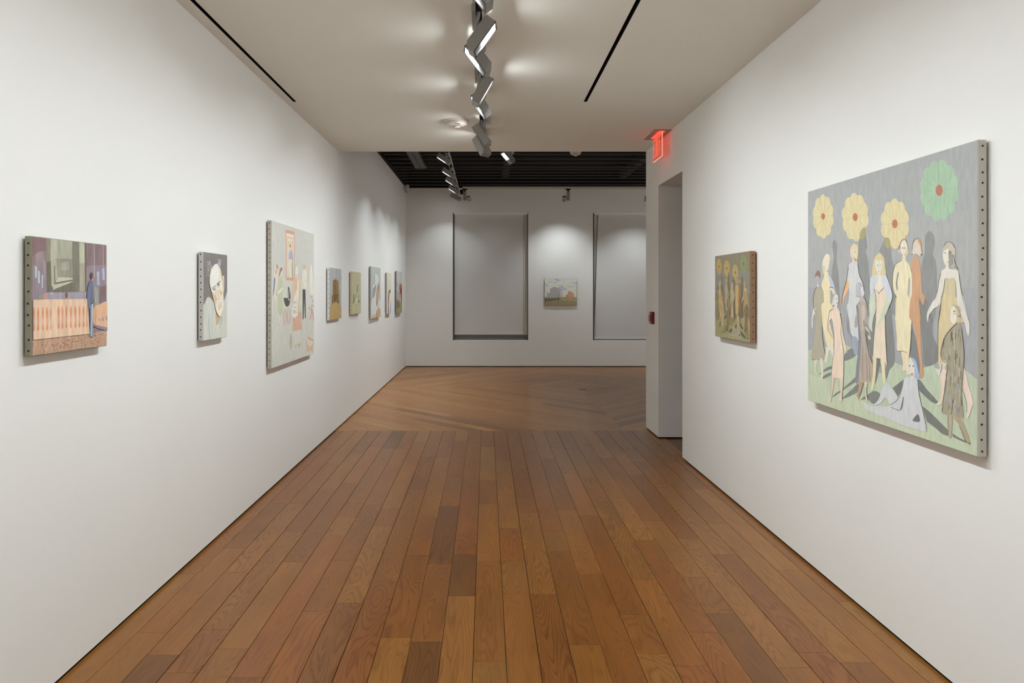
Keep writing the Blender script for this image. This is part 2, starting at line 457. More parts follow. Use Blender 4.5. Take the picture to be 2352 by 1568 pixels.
for k in range(-12, 17):
    xa, xb = SEAM0 + k * PITCH, SEAM0 + (k + 1) * PITCH
    ds = [D_JOIN] + sorted((dep(y) for y in ENDS.get(k, ())), reverse=True)
    ds = [d for d in ds if d > 1.55]
    out = [ds[0]]
    for d in ds[1:] + [0.9 + rnd.uniform(0, 0.5)]:
        while out[-1] - d > 1.75:
            out.append(out[-1] - rnd.uniform(0.8, 1.3))
        out.append(d)
    g, ge = rnd.choice((0.0011, 0.0015, 0.0008, 0.0006, 0.0012)), 0.0005
    for d1, d0 in zip(out, out[1:]):
        a, b2 = xa + g, xb - g
        poly = [(a, d0 + ge), (b2, d0 + ge), (b2, d1 - ge), (a, d1 - ge)]
        poly = clip_poly(poly, -1, 0.0037, 1.613 + 0.008)               # left wall
        if k >= 12:
            if d1 < D_DOOR0 - 0.2 or k < 14:
                poly = clip_poly(poly, 1, 0.0035, 1.743 + 0.010) if d1 < D_DOOR0 else poly
            if k >= 14 and d1 >= D_DOOR0:
                poly = clip_poly(poly, 0, 1, D_DOOR1 + 0.01)
        if len(poly) < 3 or area(poly) < 0.002: continue
        put_plank(poly, 0, None, shown=d1 > 2.2)
    # behind the camera
    y = out[-1]
    while y > D_REAR:
        d = max(D_REAR, y - rnd.uniform(0.7, 1.6))
        p = clip_poly([(xa + g, d), (xb - g, d), (xb - g, y - ge), (xa + g, y - ge)], -1, 0.0037, 1.62)
        if len(p) > 2: put_plank(p, shown=False)
        y = d
# passage floor beyond the doorway
for k in range(17, 30):
    xa = SEAM0 + k * PITCH
    put_plank([(xa + .001, 4.2), (xa + PITCH - .001, 4.2), (xa + PITCH - .001, D_DOOR1), (xa + .001, D_DOOR1)], shown=False)
# back room: boards laid as a diamond around a point, four mitred quarters
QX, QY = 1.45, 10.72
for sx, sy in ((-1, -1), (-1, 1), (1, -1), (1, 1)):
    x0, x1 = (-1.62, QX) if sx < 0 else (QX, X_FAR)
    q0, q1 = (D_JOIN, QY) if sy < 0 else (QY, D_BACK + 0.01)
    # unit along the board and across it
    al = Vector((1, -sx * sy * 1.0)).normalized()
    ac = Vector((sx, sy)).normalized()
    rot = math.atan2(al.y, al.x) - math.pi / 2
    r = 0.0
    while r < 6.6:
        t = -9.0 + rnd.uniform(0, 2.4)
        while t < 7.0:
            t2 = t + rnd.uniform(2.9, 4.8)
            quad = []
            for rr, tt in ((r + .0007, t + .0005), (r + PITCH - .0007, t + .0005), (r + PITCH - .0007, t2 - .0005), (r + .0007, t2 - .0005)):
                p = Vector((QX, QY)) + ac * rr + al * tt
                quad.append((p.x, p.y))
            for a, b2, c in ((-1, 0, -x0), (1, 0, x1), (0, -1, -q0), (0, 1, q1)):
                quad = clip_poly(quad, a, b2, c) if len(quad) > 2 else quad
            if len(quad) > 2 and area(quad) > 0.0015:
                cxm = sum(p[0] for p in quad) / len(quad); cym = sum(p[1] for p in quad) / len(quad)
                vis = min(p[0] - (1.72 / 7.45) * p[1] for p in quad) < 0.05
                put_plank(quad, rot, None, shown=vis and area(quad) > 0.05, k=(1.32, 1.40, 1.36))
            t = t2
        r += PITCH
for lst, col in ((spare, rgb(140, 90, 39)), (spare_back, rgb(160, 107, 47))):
    bm = bmesh.new()
    for poly, rot in lst:
        vs = [bm.verts.new((x, y, 0)) for x, y in poly]
        lo = [bm.verts.new((x, y, -0.016)) for x, y in poly]
        bm.faces.new(vs)
        for i in range(len(vs)):
            j = (i + 1) % len(vs); bm.faces.new((lo[i], lo[j], vs[j], vs[i]))
    bmesh.ops.recalc_face_normals(bm, faces=list(bm.faces))
    me = bpy.data.meshes.new('plank_offcuts'); bm.to_mesh(me); bm.free()
    o = link('plank_offcuts', me, M['wood'], floor); o.color = col; o['kind'] = 'stuff'
# brass floor box
fx = empty('floor_outlet', ((1338 - CX) * 10.5 / F, 10.5, 0))
MB().box(-0.055, 0.055, -0.075, 0.075, 0, 0.003).bevel(0.001, 1).build('frame', M['fixture_dark'], fx)
MB().box(-0.044, 0.044, -0.062, 0.062, 0.003, 0.0045).build('lid', M['steel'], fx)
tag(fx, 'small square metal outlet cover set into the back room floor', 'floor outlet')

# ---------------------------------------------------------------- lamp tracks
def track(name, loc, rotz, length, label, rail='track_trim'):
    t = empty(name, loc, (0, 0, rotz))
    MB().box(-0.017, 0.017, 0, length, 0.004, 0.034).build('conductor_channel', M['black'], t)
    for s in (-1, 1):
        a, b2 = sorted((s * 0.017, s * 0.029))
        MB().box(a, b2, 0, length, 0, 0.034).build('side_rail', M[rail], t)
    tag(t, label, 'lamp track')
    return t
TX = (SM[0] + SM[1]) / 2
tr = track('lamp_track', (TX, D_REAR, H + 0.001), 0, EM - D_REAR - 0.01, 'recessed lamp track along the middle of the white corridor ceiling')
BX, BZ = -0.525, 3.335
tr2 = track('lamp_track', (BX, 7.9, BZ), 0, 5.45, 'suspended lamp track in the back room running towards the left window')
for d in (1.2, 3.4, 5.2): MB().tube((0, d, 0.034), (0, d, 0.165), 0.004, n=8).build('suspension_rod', M['black'], tr2)
MB().box(0.03, 0.09, 5.30, 5.40, -0.02, 0.06).build('feed_box', M['black'], tr2)
CD = 12.72
tr3 = track('lamp_track', (X_FAR - 0.05, CD, BZ + 0.005), math.pi / 2, X_FAR - 0.05 + 0.43, 'pale cross track hanging in front of the back wall above the windows')
for d in (1.4, 2.55, 3.9): MB().tube((0, d, 0.034), (0, d, 0.16), 0.004, n=8).build('suspension_rod', M['black'], tr3)
KX = 0.33
tr4 = track('lamp_track', (KX, 7.9, BZ), 0, 1.42, 'suspended lamp track in the back room right of the corridor centre', 'fixture_dark')
for d in (0.5, 1.0): MB().tube((0, d, 0.034), (0, d, 0.165), 0.004, n=8).build('suspension_rod', M['black'], tr4)

# ---------------------------------------------------------------- wall washers
HL, HW, HT = 0.098, 0.055, 0.062                      # half length, half width, thickness of the lamp head
def washer(track_x, track_z, x, d, z, side, yaw, tilt, power, label, group, driver=1, extra=17, spread=104, lens='lens'):
    """side -1 aims left, +1 right; yaw turns the aim away from the camera (+) ; tilt below horizontal"""
    r = empty('wall_washer_lamp', (track_x, d, track_z))
    y_, t_ = math.radians(yaw), math.radians(tilt)
    n = Vector((side * math.cos(t_) * math.cos(y_), math.cos(t_) * math.sin(y_), -math.sin(t_)))
    wv = Vector((-n.y, n.x, 0)).normalized()
    l = n.cross(wv)
    if l.z < 0: l, wv = -l, -wv
    R = Matrix((wv, l, wv.cross(l))).transposed()
    if R.col[2].dot(n) > 0: R = Matrix((-wv, l, -n)).transposed()
    Mx = Matrix.Translation(Vector((x - track_x, 0, z - track_z))) @ R.to_4x4()   # local z points backwards
    h = MB()
    h.prism([(-HL, 0), (-HL, 0.040), (-HL + 0.028, HT), (HL - 0.004, HT), (HL, HT - 0.01), (HL, 0)], -HW, -HW + 0.004)
    h.prism([(-HL, 0), (-HL, 0.040), (-HL + 0.028, HT), (HL - 0.004, HT), (HL, HT - 0.01), (HL, 0)], HW - 0.004, HW)
    h.box(-HL, -HL + 0.004, 0, 0.040, -HW + .004, HW - .004)
    h.box(HL - 0.004, HL, 0, HT - 0.01, -HW + .004, HW - .004)
    h.box(-HL + 0.026, HL - 0.003, HT - 0.004, HT, -HW + .004, HW - .004)
    h.prism([(-HL, 0.036), (-HL, 0.040), (-HL + 0.028, HT), (-HL + 0.028, HT - 0.005)], -HW + .004, HW - .004)
    P = Matrix(((0, 0, 1, 0), (1, 0, 0, 0), (0, 1, 0, 0), (0, 0, 0, 1)))         # (length, depth, width) -> (width, length, depth)
    for v in h.bm.verts: v.co = Mx @ (P @ v.co)
    hd = h.build('lamp_head', M['fixture'], r)
    bz = MB()
    e_ = 0.011
    for a in ((-HW, HW, -HL, -HL + e_), (-HW, HW, HL - e_, HL), (-HW, -HW + e_, -HL + e_, HL - e_), (HW - e_, HW, -HL + e_, HL - e_)):
        bz.box(a[0], a[1], a[2], a[3], -0.003, 0.0, Mx)
    bz.build('bezel', M['fixture_dark'], hd)
    MB().box(-HW + .008, HW - .008, -HL * 0.22, HL - .012, 0.010, 0.016, Mx).build('lens', M[lens], hd)
    k = MB().box(-HW + .006, HW - .006, -HL + .008, -HL * 0.22, 0.012, 0.016, Mx)
    k.build('kicker_reflector', M['reflector'], hd)
    # adapter, driver bar, stem
    MB().box(-0.015, 0.015, -0.035, 0.035, -0.030, 0.010).bevel(0.002, 1).build('track_adapter', M['black'], r)
    s = driver
    MB().box(min(s * 0.016, s * 0.038), max(s * 0.016, s * 0.038), -0.04, 0.25, -0.035, 0.0).bevel(0.002, 1).build('driver_bar', M['fixture'], r)
    MB().box(-0.022, 0.022, 0.215, 0.25, -0.030, -0.002).bevel(0.002, 1).build('cross_clip', M['fixture'], r)
    back = Mx @ Vector((0, -0.01, HT - 0.004))
    MB().tube((0, 0, -0.028), (back.x * 0.4, 0, back.z * 0.6 - 0.01), 0.009, n=12).tube((back.x * 0.4, 0, back.z * 0.6 - 0.01), back, 0.008, n=12).build('stem', M['fixture'], r)
    if power:
        ld = bpy.data.lights.new('washer_light', 'AREA')
        ld.shape = 'RECTANGLE'; ld.size = 2 * HW - 0.034; ld.size_y = HL * 0.7
        ld.energy = power; ld.color = LAMP; ld.spread = math.radians(spread)
        lo = bpy.data.objects.new('light_source', ld); C.objects.link(lo)
        lo.parent = r
        lo.matrix_local = Mx @ Matrix.Translation((0, HL * 0.33, 0.0075)) @ Matrix.Rotation(-math.radians(extra), 4, 'X')
    tag(r, label, 'track lamp', group)
    return r
g1 = 'wall washer lamps on the corridor track'
cz = 2.79
washer(TX, H, -0.06, 3.07, cz, -1, 0, 36, P_COR * 0.90, 'corridor track lamp cut off by the top edge of the photo', g1)
washer(TX, H, -0.005, 3.67, cz, 1, -4, 36, P_COR * 1.22, 'nearest lit track lamp turned to the right wall, white lens showing', g1, -1)
washer(TX, H, -0.065, 4.02, cz, -1, -4, 38, P_COR * 0.90, 'lit track lamp turned left, just behind the nearest right-facing one', g1, 1)
washer(TX, H, -0.005, 4.66, cz, 1, 5, 30, P_COR * 1.22, 'second right-facing corridor track lamp, lens barely visible', g1, -1)
washer(TX, H, -0.055, 5.04, cz, -1, -3, 34, P_COR * 1.05, 'second left-facing corridor track lamp, right before the smoke detector', g1, 1)
washer(TX, H, -0.055, 6.00, cz, -1, 14, 34, P_COR * 1.15, 'slim corridor track lamp seen from its dark side near the ceiling end', g1, 1)
washer(TX, H, -0.055, 6.45, cz, -1, 42, 32, P_COR * 0.90, 'farthest corridor track lamp, its back turned, overlapping the dark ceiling', g1, 1)
for d in (2.68, 1.69, 0.70, -0.4, -1.6):
    washer(TX, H, -0.005, d, cz, 1, 0, 36, P_COR * 1.02, 'right-facing lamp on the corridor track behind the photo\'s top edge', g1, -1)
for d in (2.05, 1.05, 0.05, -1.0, -2.2):
    washer(TX, H, -0.060, d, cz, -1, 0, 36, P_COR * 0.90, 'left-facing lamp on the corridor track behind the photo\'s top edge', g1, 1)
g2 = 'wall washer lamps on the left track of the back room'
for i, (d, yw, pw, lab) in enumerate((
        (9.26, 0, P_BACK, 'nearest of the stepped row of lit lamps under the black ceiling'),
        (10.36, 0, P_BACK, 'second lit lamp of the row under the black ceiling'),
        (11.18, 0, P_BACK, 'third lit lamp of the row under the black ceiling'),
        (12.08, 0, P_BACK, 'fourth lit lamp of the row, in front of the back wall'),
        (13.0, 28, P_BACK * 0.5, 'last lamp of the back room row, turned away with no lens showing'))):
    washer(BX, BZ, BX - 0.05, d, 3.20, -1, yw, 57 if i < 4 else 62, pw, lab, g2, extra=20, spread=100, lens='lens_back')
washer(KX, BZ, KX - 0.06, 9.09, 3.20, -1, -25, 45, P_BACK * 0.8, 'single brightly lit lamp under the black ceiling right of the corridor track', 'single back room washer', extra=20, spread=100, lens='lens_back')

tr5 = track('lamp_track', (4.25, 7.9, BZ), 0, 4.75, 'added unseen track for fill lamps in the part of the back room hidden by the pillar', 'fixture_dark')  # unseen track and lamps added to raise the back room's ambient light
for d in (1.0, 3.4): MB().tube((0, d, 0.034), (0, d, 0.165), 0.004, n=8).build('suspension_rod', M['black'], tr5)
for d in (8.6, 9.7, 10.8, 11.9):
    washer(4.25, BZ, 4.31, d, 3.20, 1, 0, 52, P_BACK * 2.2, 'added unseen right-facing fill lamp in the part of the back room hidden by the pillar', 'added fill lamps of the back room', -1, extra=10, spread=120, lens='lens_back')

# ---------------------------------------------------------------- small can spots on the cross track
def can_spot(x, side, target, label, k=1.0):
    r = empty('can_spot_lamp', (x, CD, BZ + 0.005))
    MB().box(-0.045, 0.045, -0.012, 0.012, -0.022, 0.006).build('track_adapter', M['black'], r)
    MB().tube((0, 0, -0.022), (0, 0, -0.06), 0.016, n=12).build('neck', M['black'], r)
    MB().box(-0.028, 0.028, -0.02, 0.02, -0.215, -0.055).bevel(0.002, 1).build('driver_box', M['fixture'], r)
    c = Vector((side * 0.072, 0, -0.185))
    n = (Vector(target) - (Vector((x, CD, BZ)) + c)).normalized()
    MB().tube((side * 0.028, 0, -0.175), c, 0.008, n=8).build('pivot', M['black'], r)
    a, b2 = c - n * 0.045, c + n * 0.045
    hd = MB().tube(a, b2, 0.036, n=24).build('lamp_can', M['steel'], r, smooth=True)
    MB().tube(a - n * 0.004, a, 0.030, 0.033, n=24).build('rear_cap', M['black'], hd)
    MB().tube(b2, b2 + n * 0.002, 0.028, n=24).build('lens', M['lens_spot'], hd)
    ld = bpy.data.lights.new('spot_light', 'SPOT')
    ld.energy = P_SPOT * 4 * k; ld.spot_size = math.radians(96); ld.spot_blend = 1.0; ld.shadow_soft_size = 0.025; ld.color = LAMP
    lo = bpy.data.objects.new('light_source', ld); C.objects.link(lo); lo.parent = r
    lo.location = b2 + n * 0.03
    lo.rotation_euler = n.to_track_quat('-Z', 'Y').to_euler()
    tag(r, label, 'spot lamp', 'can spots on the cross track')
can_spot((1067.5 - CX) * CD / F, 1, (0.35, D_BACK, 1.0), 'small cylindrical spot lamp hanging above the left window', 0.15)
can_spot((1305 - CX) * CD / F, -1, (1.45, D_BACK, 1.3), 'small cylindrical spot lamp hanging above the barn painting')
can_spot(3.0, -1, (2.85, D_BACK, 1.0), 'small cylindrical spot lamp above the window hidden by the pillar')

# ---------------------------------------------------------------- smoke detectors, camera, exit sign, pull station
def text_mesh(txt, size, depth):
    cu = bpy.data.curves.new('lettering', 'FONT')
    cu.body = txt; cu.size = size; cu.extrude = depth; cu.align_x = 'CENTER'; cu.align_y = 'CENTER'
    o = bpy.data.objects.new('lettering', cu); C.objects.link(o)
    dg = bpy.context.evaluated_depsgraph_get()
    me = bpy.data.meshes.new_from_object(o.evaluated_get(dg))
    bpy.data.objects.remove(o, do_unlink=True)
    return me
def detector(x, d, z, R_, label):
    r = empty('smoke_detector', (x, d, z))
    MB().lathe([(R_, 0.0), (R_, -0.006), (R_ * 0.94, -0.012), (R_ * 0.90, -0.013)], 40).build('base_plate', M['plastic'], r, smooth=True)
    MB().lathe([(R_ * 0.84, -0.010), (R_ * 0.84, -0.026), (R_ * 0.78, -0.038), (R_ * 0.60, -0.046), (R_ * 0.30, -0.050)], 40).build('cover', M['plastic'], r, smooth=True)
    MB().lathe([(R_ * 0.26, -0.049), (R_ * 0.26, -0.058), (R_ * 0.18, -0.062)], 24).build('strobe_lens', M['strobe'], r, smooth=True)
    MB().lathe([(R_ * 0.31, -0.0485), (R_ * 0.31, -0.053), (R_ * 0.265, -0.053)], 24).build('lens_ring', M['fixture_dark'], r, smooth=True)
    o = link('fire_lettering', text_mesh('FIRE', 0.026, 0.0006), M['red_mark'], r, (0.006, -R_ * 0.62, -0.0475), (math.radians(180 - 14), 0, 0))
    o.rotation_euler = (math.pi - math.radians(12), 0, 0)
    MB().box(-0.004, 0.004, -0.003, 0.003, -0.047, -0.044).build('indicator', M['fixture_dark'], r, (R_ * 0.62, 0, 0))
    tag(r, label, 'smoke detector', 'round ceiling smoke detectors')
detector((1050 - CX) * 6.12 / F, 6.12, H, 0.105, 'round off-white smoke detector on the white ceiling left of the lamp track')
detector((1322 - CX) * 9.25 / F, 9.25, 3.325, 0.080, 'round off-white detector hanging below the black back room ceiling')
MB().tube((0, 0, 0), (0, 0, 0.18), 0.03, n=16).build('drop_stem', M['black'], bpy.data.objects['smoke_detector.001'])

sc = empty('security_camera', (xl(13.2) , 13.2, 3.43))
MB().box(0.0, 0.02, -0.05, 0.05, -0.06, 0.05).bevel(0.004, 1).build('wall_plate', M['plastic'], sc)
MB().tube((0.015, 0, 0.03), (0.06, 0, 0.045), 0.014, n=12).build('arm', M['bronze'], sc)
MB().tube((0.075, 0.0, 0.045), (0.062, -0.03, -0.075), 0.036, 0.030, n=20).build('body', M['plastic'], sc, smooth=True)
MB().tube((0.062, -0.03, -0.075), (0.058, -0.036, -0.10), 0.030, 0.018, n=20).build('lens_hood', M['bronze'], sc, smooth=True)
tag(sc, 'small pale camera mounted high in the far left corner', 'camera')

ex, e0, e1 = 1.643, 6.50, 6.84
es = empty('exit_sign', (ex, (e0 + e1) / 2, H))
hw = (e1 - e0) / 2
fr = MB()
for a in ((-0.082, -0.030, -hw - .045, hw + .045), (0.030, 0.082, -hw - .045, hw + .045), (-0.030, 0.030, -hw - .045, -hw - .005), (-0.030, 0.030, hw + .005, hw + .045)):
    fr.box(a[0], a[1], a[2], a[3], -0.006, 0.0)
fr.build('ceiling_plate', M['steel'], es)
MB().box(-0.030, 0.030, -hw - .005, hw + .005, -0.002, 0.0).build('lamp_slot', M['exit_lamp'], es)
pn = MB().box(-0.004, 0.004, -hw, hw, -0.232, -0.003).build('acrylic_panel', M['acrylic'], es)
edg = MB().box(-0.0045, 0.0045, -hw - .003, -hw, -0.234, -0.003).box(-0.0045, 0.0045, -hw, hw, -0.237, -0.232)
edg.build('lit_edge', M['exit_hot'], pn)
# four letters, reading from the far end to the near end on the corridor side
lh, lw, st = 0.182, 0.064, 0.015
def letter(ch, yc):
    b2 = MB(); xa, xb = -0.0065, -0.0042
    zt, zb_ = -0.024, -0.024 - lh
    # reading direction runs towards the camera (-y)
    if ch == 'E':
        b2.box(xa, xb, yc + lw / 2 - st, yc + lw / 2, zb_, zt)
        for z in (zt - st, (zt + zb_) / 2 - st / 2, zb_): b2.box(xa, xb, yc - lw / 2, yc + lw / 2 - st, z, z + st)
    elif ch == 'I':
        b2.box(xa, xb, yc - st / 2, yc + st / 2, zb_, zt)
    elif ch == 'T':
        b2.box(xa, xb, yc - lw / 2, yc + lw / 2, zt - st, zt); b2.box(xa, xb, yc - st / 2, yc + st / 2, zb_, zt - st)
    else:
        ang = math.atan2(lw - st, lh)
        for sgn in (-1, 1):
            Mr = Matrix.Translation((0, yc, (zt + zb_) / 2)) @ Matrix.Rotation(sgn * ang, 4, 'X')
            b2.box(xa, xb, -st / 2, st / 2, -lh / 2, lh / 2, Mr)
    b2.build('letter', M['exit_text'], pn)
for ch, yc in zip('EXIT', (0.118, 0.036, -0.026, -0.090)): letter(ch, yc)
tag(es, 'red edge-lit EXIT sign hanging from the ceiling above the doorway', 'exit sign')

pd = 7.15
ps = empty('fire_alarm_box', (xr(pd), pd, 1.197))
MB().box(-0.034, 0.0, -0.046, 0.046, -0.061, 0.061).bevel(0.004, 2).build('body', M['red_box'], ps)
MB().box(-0.044, -0.034, -0.036, 0.036, -0.036, 0.032).bevel(0.003, 1).build('pull_panel', M['red_box'], ps)
mk = MB()
mk.box(-0.0452, -0.0440, -0.034, 0.034, 0.0265, 0.0305).box(-0.0452, -0.044, -0.034, 0.034, -0.034, -0.030)
mk.box(-0.0452, -0.044, -0.034, -0.030, -0.030, 0.0265).box(-0.0452, -0.044, 0.030, 0.034, -0.030, 0.0265)
for z in (0.014, -0.002, -0.018): mk.box(-0.0452, -0.044, -0.013, 0.013, z - 0.005, z + 0.003)
mk.build('white_marking', M['white_mark'], ps)
MB().box(-0.052, -0.034, -0.040, 0.040, -0.046, -0.039).bevel(0.002, 1).build('handle', M['white_mark'], ps)
tag(ps, 'red fire alarm pull box on the white pillar', 'fire alarm')

# ---------------------------------------------------------------- paintings
# Pictures are flat paint: shapes traced in photo pixels, carried onto the plane of each canvas.
CROP = {'c1': (1820, 300, 3.92), 'c2': (1820, 660, 3.5646), 'c5': (1850, 530, 8.252), 'c6': (2040, 530, 7.468), 'c7': (1850, 700, 6.819),
        'c8': (2040, 680, 4.4818), 'q1': (30, 520, 4.75), 'q2': (430, 560, 6.275), 'q3': (590, 490, 4.127), 'a3': (600, 500, 9.8),
        'b3': (600, 640, 8.711), 't3': (660, 670, 26.13), 'q6': (740, 590, 9.225), 'qb': (1230, 620, 15.683), 'p': (0, 0, 1.0)}
def pts_of(crop, s):
    v = [float(t) for t in s.split()]
    x0, y0, k = CROP[crop]
    return [(x0 + v[i] / k, y0 + v[i + 1] / k) for i in range(0, len(v), 2)]
def smooth_loop(p, n=5):
    out, m = [], len(p)
    for i in range(m):
        a, b2, c, d = p[i - 1], p[i], p[(i + 1) % m], p[(i + 2) % m]
        for j in range(n):
            t = j / n
            out.append(tuple(0.5 * (2 * b2[k] + (c[k] - a[k]) * t + (2 * a[k] - 5 * b2[k] + 4 * c[k] - d[k]) * t * t + (3 * b2[k] - a[k] - 3 * c[k] + d[k]) * t ** 3) for k in (0, 1)))
    return out
def smooth_line(p, n=6):
    if len(p) < 3: return p
    q = [p[0]] + list(p) + [p[-1]]
    out = []
    for i in range(1, len(q) - 2):
        a, b2, c, d = q[i - 1], q[i], q[i + 1], q[i + 2]
        for j in range(n):
            t = j / n
            out.append(tuple(0.5 * (2 * b2[k] + (c[k] - a[k]) * t + (2 * a[k] - 5 * b2[k] + 4 * c[k] - d[k]) * t * t + (3 * b2[k] - a[k] - 3 * c[k] + d[k]) * t ** 3) for k in (0, 1)))
    out.append(p[-1])
    return out
class Picture:
    """collects coloured flat shapes in photo pixels"""
    def __init__(s): s.items = []; s.layer = 0
    def put(s, p, col): s.items.append((p, col, s.layer))
    def poly(s, crop, col, pts, smooth=True):
        p = pts_of(crop, pts)
        s.layer += 1; s.put(smooth_loop(p) if smooth and len(p) > 3 else p, col); return s
    def flat(s, crop, col, pts): return s.poly(crop, col, pts, False)
    def oval(s, crop, col, cx, cy, rx, ry, n=20):
        return s.flat(crop, col, ' '.join('%f %f' % (cx + rx * math.cos(2 * math.pi * i / n), cy + ry * math.sin(2 * math.pi * i / n)) for i in range(n)))
    def ring(s, crop, col, cx, cy, rx, ry, w, n=28):
        x0, y0, k = CROP[crop]; s.layer += 1
        for i in range(n):
            a, b2 = 2 * math.pi * i / n, 2 * math.pi * (i + 1) / n
            q = [(cx + (rx - e) * math.cos(t), cy + (ry - e) * math.sin(t)) for t, e in ((a, 0), (b2, 0), (b2, w), (a, w))]
            s.put([(x0 + x / k, y0 + y / k) for x, y in q], col)
        return s
    def line(s, crop, col, w, pts):
        p = smooth_line(pts_of(crop, pts)); w = w / CROP[crop][2] / 2
        L, R = [], []
        for i in range(len(p)):
            a, b2 = p[max(i - 1, 0)], p[min(i + 1, len(p) - 1)]
            dx, dy = b2[0] - a[0], b2[1] - a[1]
            n = math.hypot(dx, dy) or 1
            e = w * (0.45 if i in (0, len(p) - 1) else 1)
            L.append((p[i][0] - dy / n * e, p[i][1] + dx / n * e)); R.append((p[i][0] + dy / n * e, p[i][1] - dx / n * e))
        s.layer += 1
        for i in range(len(p) - 1):
            s.put([L[i], L[i + 1], R[i + 1], R[i]], col)
        return s
def albedo(col, ref):
    return tuple(min(0.9, s2l(c) / s2l(r) * 0.85) for c, r in zip(col, ref)) + (1.0,)
def painting(name, side, near, far, ytop, ybot, back, ref, bg, pic, label, tacks, edge_col, thick=0.030, gap=0.009, mat='paint', reuse=None, group=None, sat=1.0):
    """side -1/+1: on the left/right wall. near/far: photo x of the canvas face edges; ytop/ybot: photo y at the near edge"""
    if side:
        c0, k0 = ((1.613, -0.0037) if side < 0 else (1.743, -0.0035))
        off = thick + gap
        def dpt(px): return (c0 - off) / (side * (px - CX) / F - k0)
        d0, d1 = dpt(near), dpt(far)
        W = d1 - d0
        zt, zb_ = EYE + (CY - ytop) * d0 / F, EYE - (ybot - CY) * d0 / F
        yaw = (math.pi / 2 if side < 0 else -math.pi / 2)
        dm = (d0 + d1) / 2
        wallx = (xl(dm) if side < 0 else xr(dm))
        loc = (wallx - side * gap, dm, zb_)
        # turn with the slight splay of the wall
        ang = math.atan(0.0037) if side < 0 else -math.atan(0.0035)
        rot = (0, 0, yaw - ang if side < 0 else yaw - ang)
        def to_uv(p):
            d = dpt(p[0])
            u = (d - dm) * (1 if side < 0 else -1)
            return (u, EYE + (CY - p[1]) * d / F - zb_)
    else:
        dm = D_BACK - thick - gap
        xa, xb = (near - CX) * dm / F, (far - CX) * dm / F
        W = xb - xa
        zt, zb_ = EYE + (CY - ytop) * dm / F, EYE - (ybot - CY) * dm / F
        loc = ((xa + xb) / 2, D_BACK - gap, zb_); rot = (0, 0, 0)
        def to_uv(p): return ((p[0] - CX) * dm / F - (xa + xb) / 2, EYE + (CY - p[1]) * dm / F - zb_)
    Hh = zt - zb_
    r = empty(name, loc, rot)
    hw_ = W / 2
    cv = MB().box(-hw_, hw_, -thick, 0, 0, Hh).bevel(0.0035, 2).build('canvas', plain('canvas_' + name, albedo(edge_col, ref), 0.85, spec=0.15, bump=0.3, bscale=500, var=0.06), r)
    MB().box(-hw_ + 0.020, hw_ - 0.020, 0.0, gap, 0.020, Hh - 0.020).build('stretcher', M['stretcher'], r)
    # the picture itself
    verts, faces, cols = [], [], []
    e = 0.0025
    def add(uv, col, y):
        uv = [(min(max(u, -hw_ + e), hw_ - e), min(max(v, e), Hh - e)) for u, v in uv]
        if len(uv) == 4: tris = [(0, 1, 2), (0, 2, 3)]
        else: tris = tessellate_polygon([[Vector((u, v, 0)) for u, v in uv]])
        b0 = len(verts)
        verts.extend((u, y, v) for u, v in uv)
        for t in tris:
            a, b2, c = (uv[i] for i in t)
            ar = (b2[0] - a[0]) * (c[1] - a[1]) - (b2[1] - a[1]) * (c[0] - a[0])
            if abs(ar) < 1e-10: continue
            t = t if ar > 0 else (t[0], t[2], t[1])
            faces.append(tuple(b0 + i for i in t)); cols.append(col)
    y = -thick - 0.0003
    add([(-hw_, 0), (hw_, 0), (hw_, Hh), (-hw_, Hh)], albedo(bg, ref), y)
    uvs = []
    if reuse:
        R0, W0, H0 = reuse
        for uv, col, ly in R0:
            q = [(u / W0 * W, v / H0 * Hh) for u, v in uv]
            dk = tuple(c * f for c, f in zip(col, (0.80, 0.74, 0.62)))
            add(q, albedo(dk, ref), y - 0.000008 * ly)
    for p, col, ly in (pic.items if pic else ()):
        g_ = 0.35 * col[0] + 0.5 * col[1] + 0.15 * col[2]; col = tuple(g_ + (c - g_) * sat for c in col)
        uv = [to_uv(q) for q in p]
        uvs.append((uv, col, ly))
        add(uv, albedo(col, ref), y - 0.000008 * ly)
    me = bpy.data.meshes.new('painted_picture')
    me.from_pydata(verts, [], faces)
    at = me.attributes.new('paint', 'FLOAT_COLOR', 'FACE')
    at.data.foreach_set('color', [v for c in cols for v in c])
    link('painted_picture', me, M[mat], r)
    # tacks along the near tacking edge
    if tacks:
        rad = 0.0036
        tm = bpy.data.meshes.get('tack') or MB().lathe([(0.0036, 0.0), (0.0036, 0.0012), (0.0018, 0.0024)], 10).mesh('tack')
        s_ = -1 if side < 0 else 1
        rr = random.Random(len(label))
        for i in range(tacks):
            z = Hh * (i + 0.5) / tacks + rr.uniform(-0.12, 0.12) * Hh / tacks
            link('tack', tm, M['tack'], r, (s_ * hw_, -thick * (0.52 + rr.uniform(-0.08, 0.08)), z), (0, s_ * math.pi / 2, 0))
    tag(r, label, 'painting', group or 'paintings hung on the gallery walls')
    return uvs, W, Hh

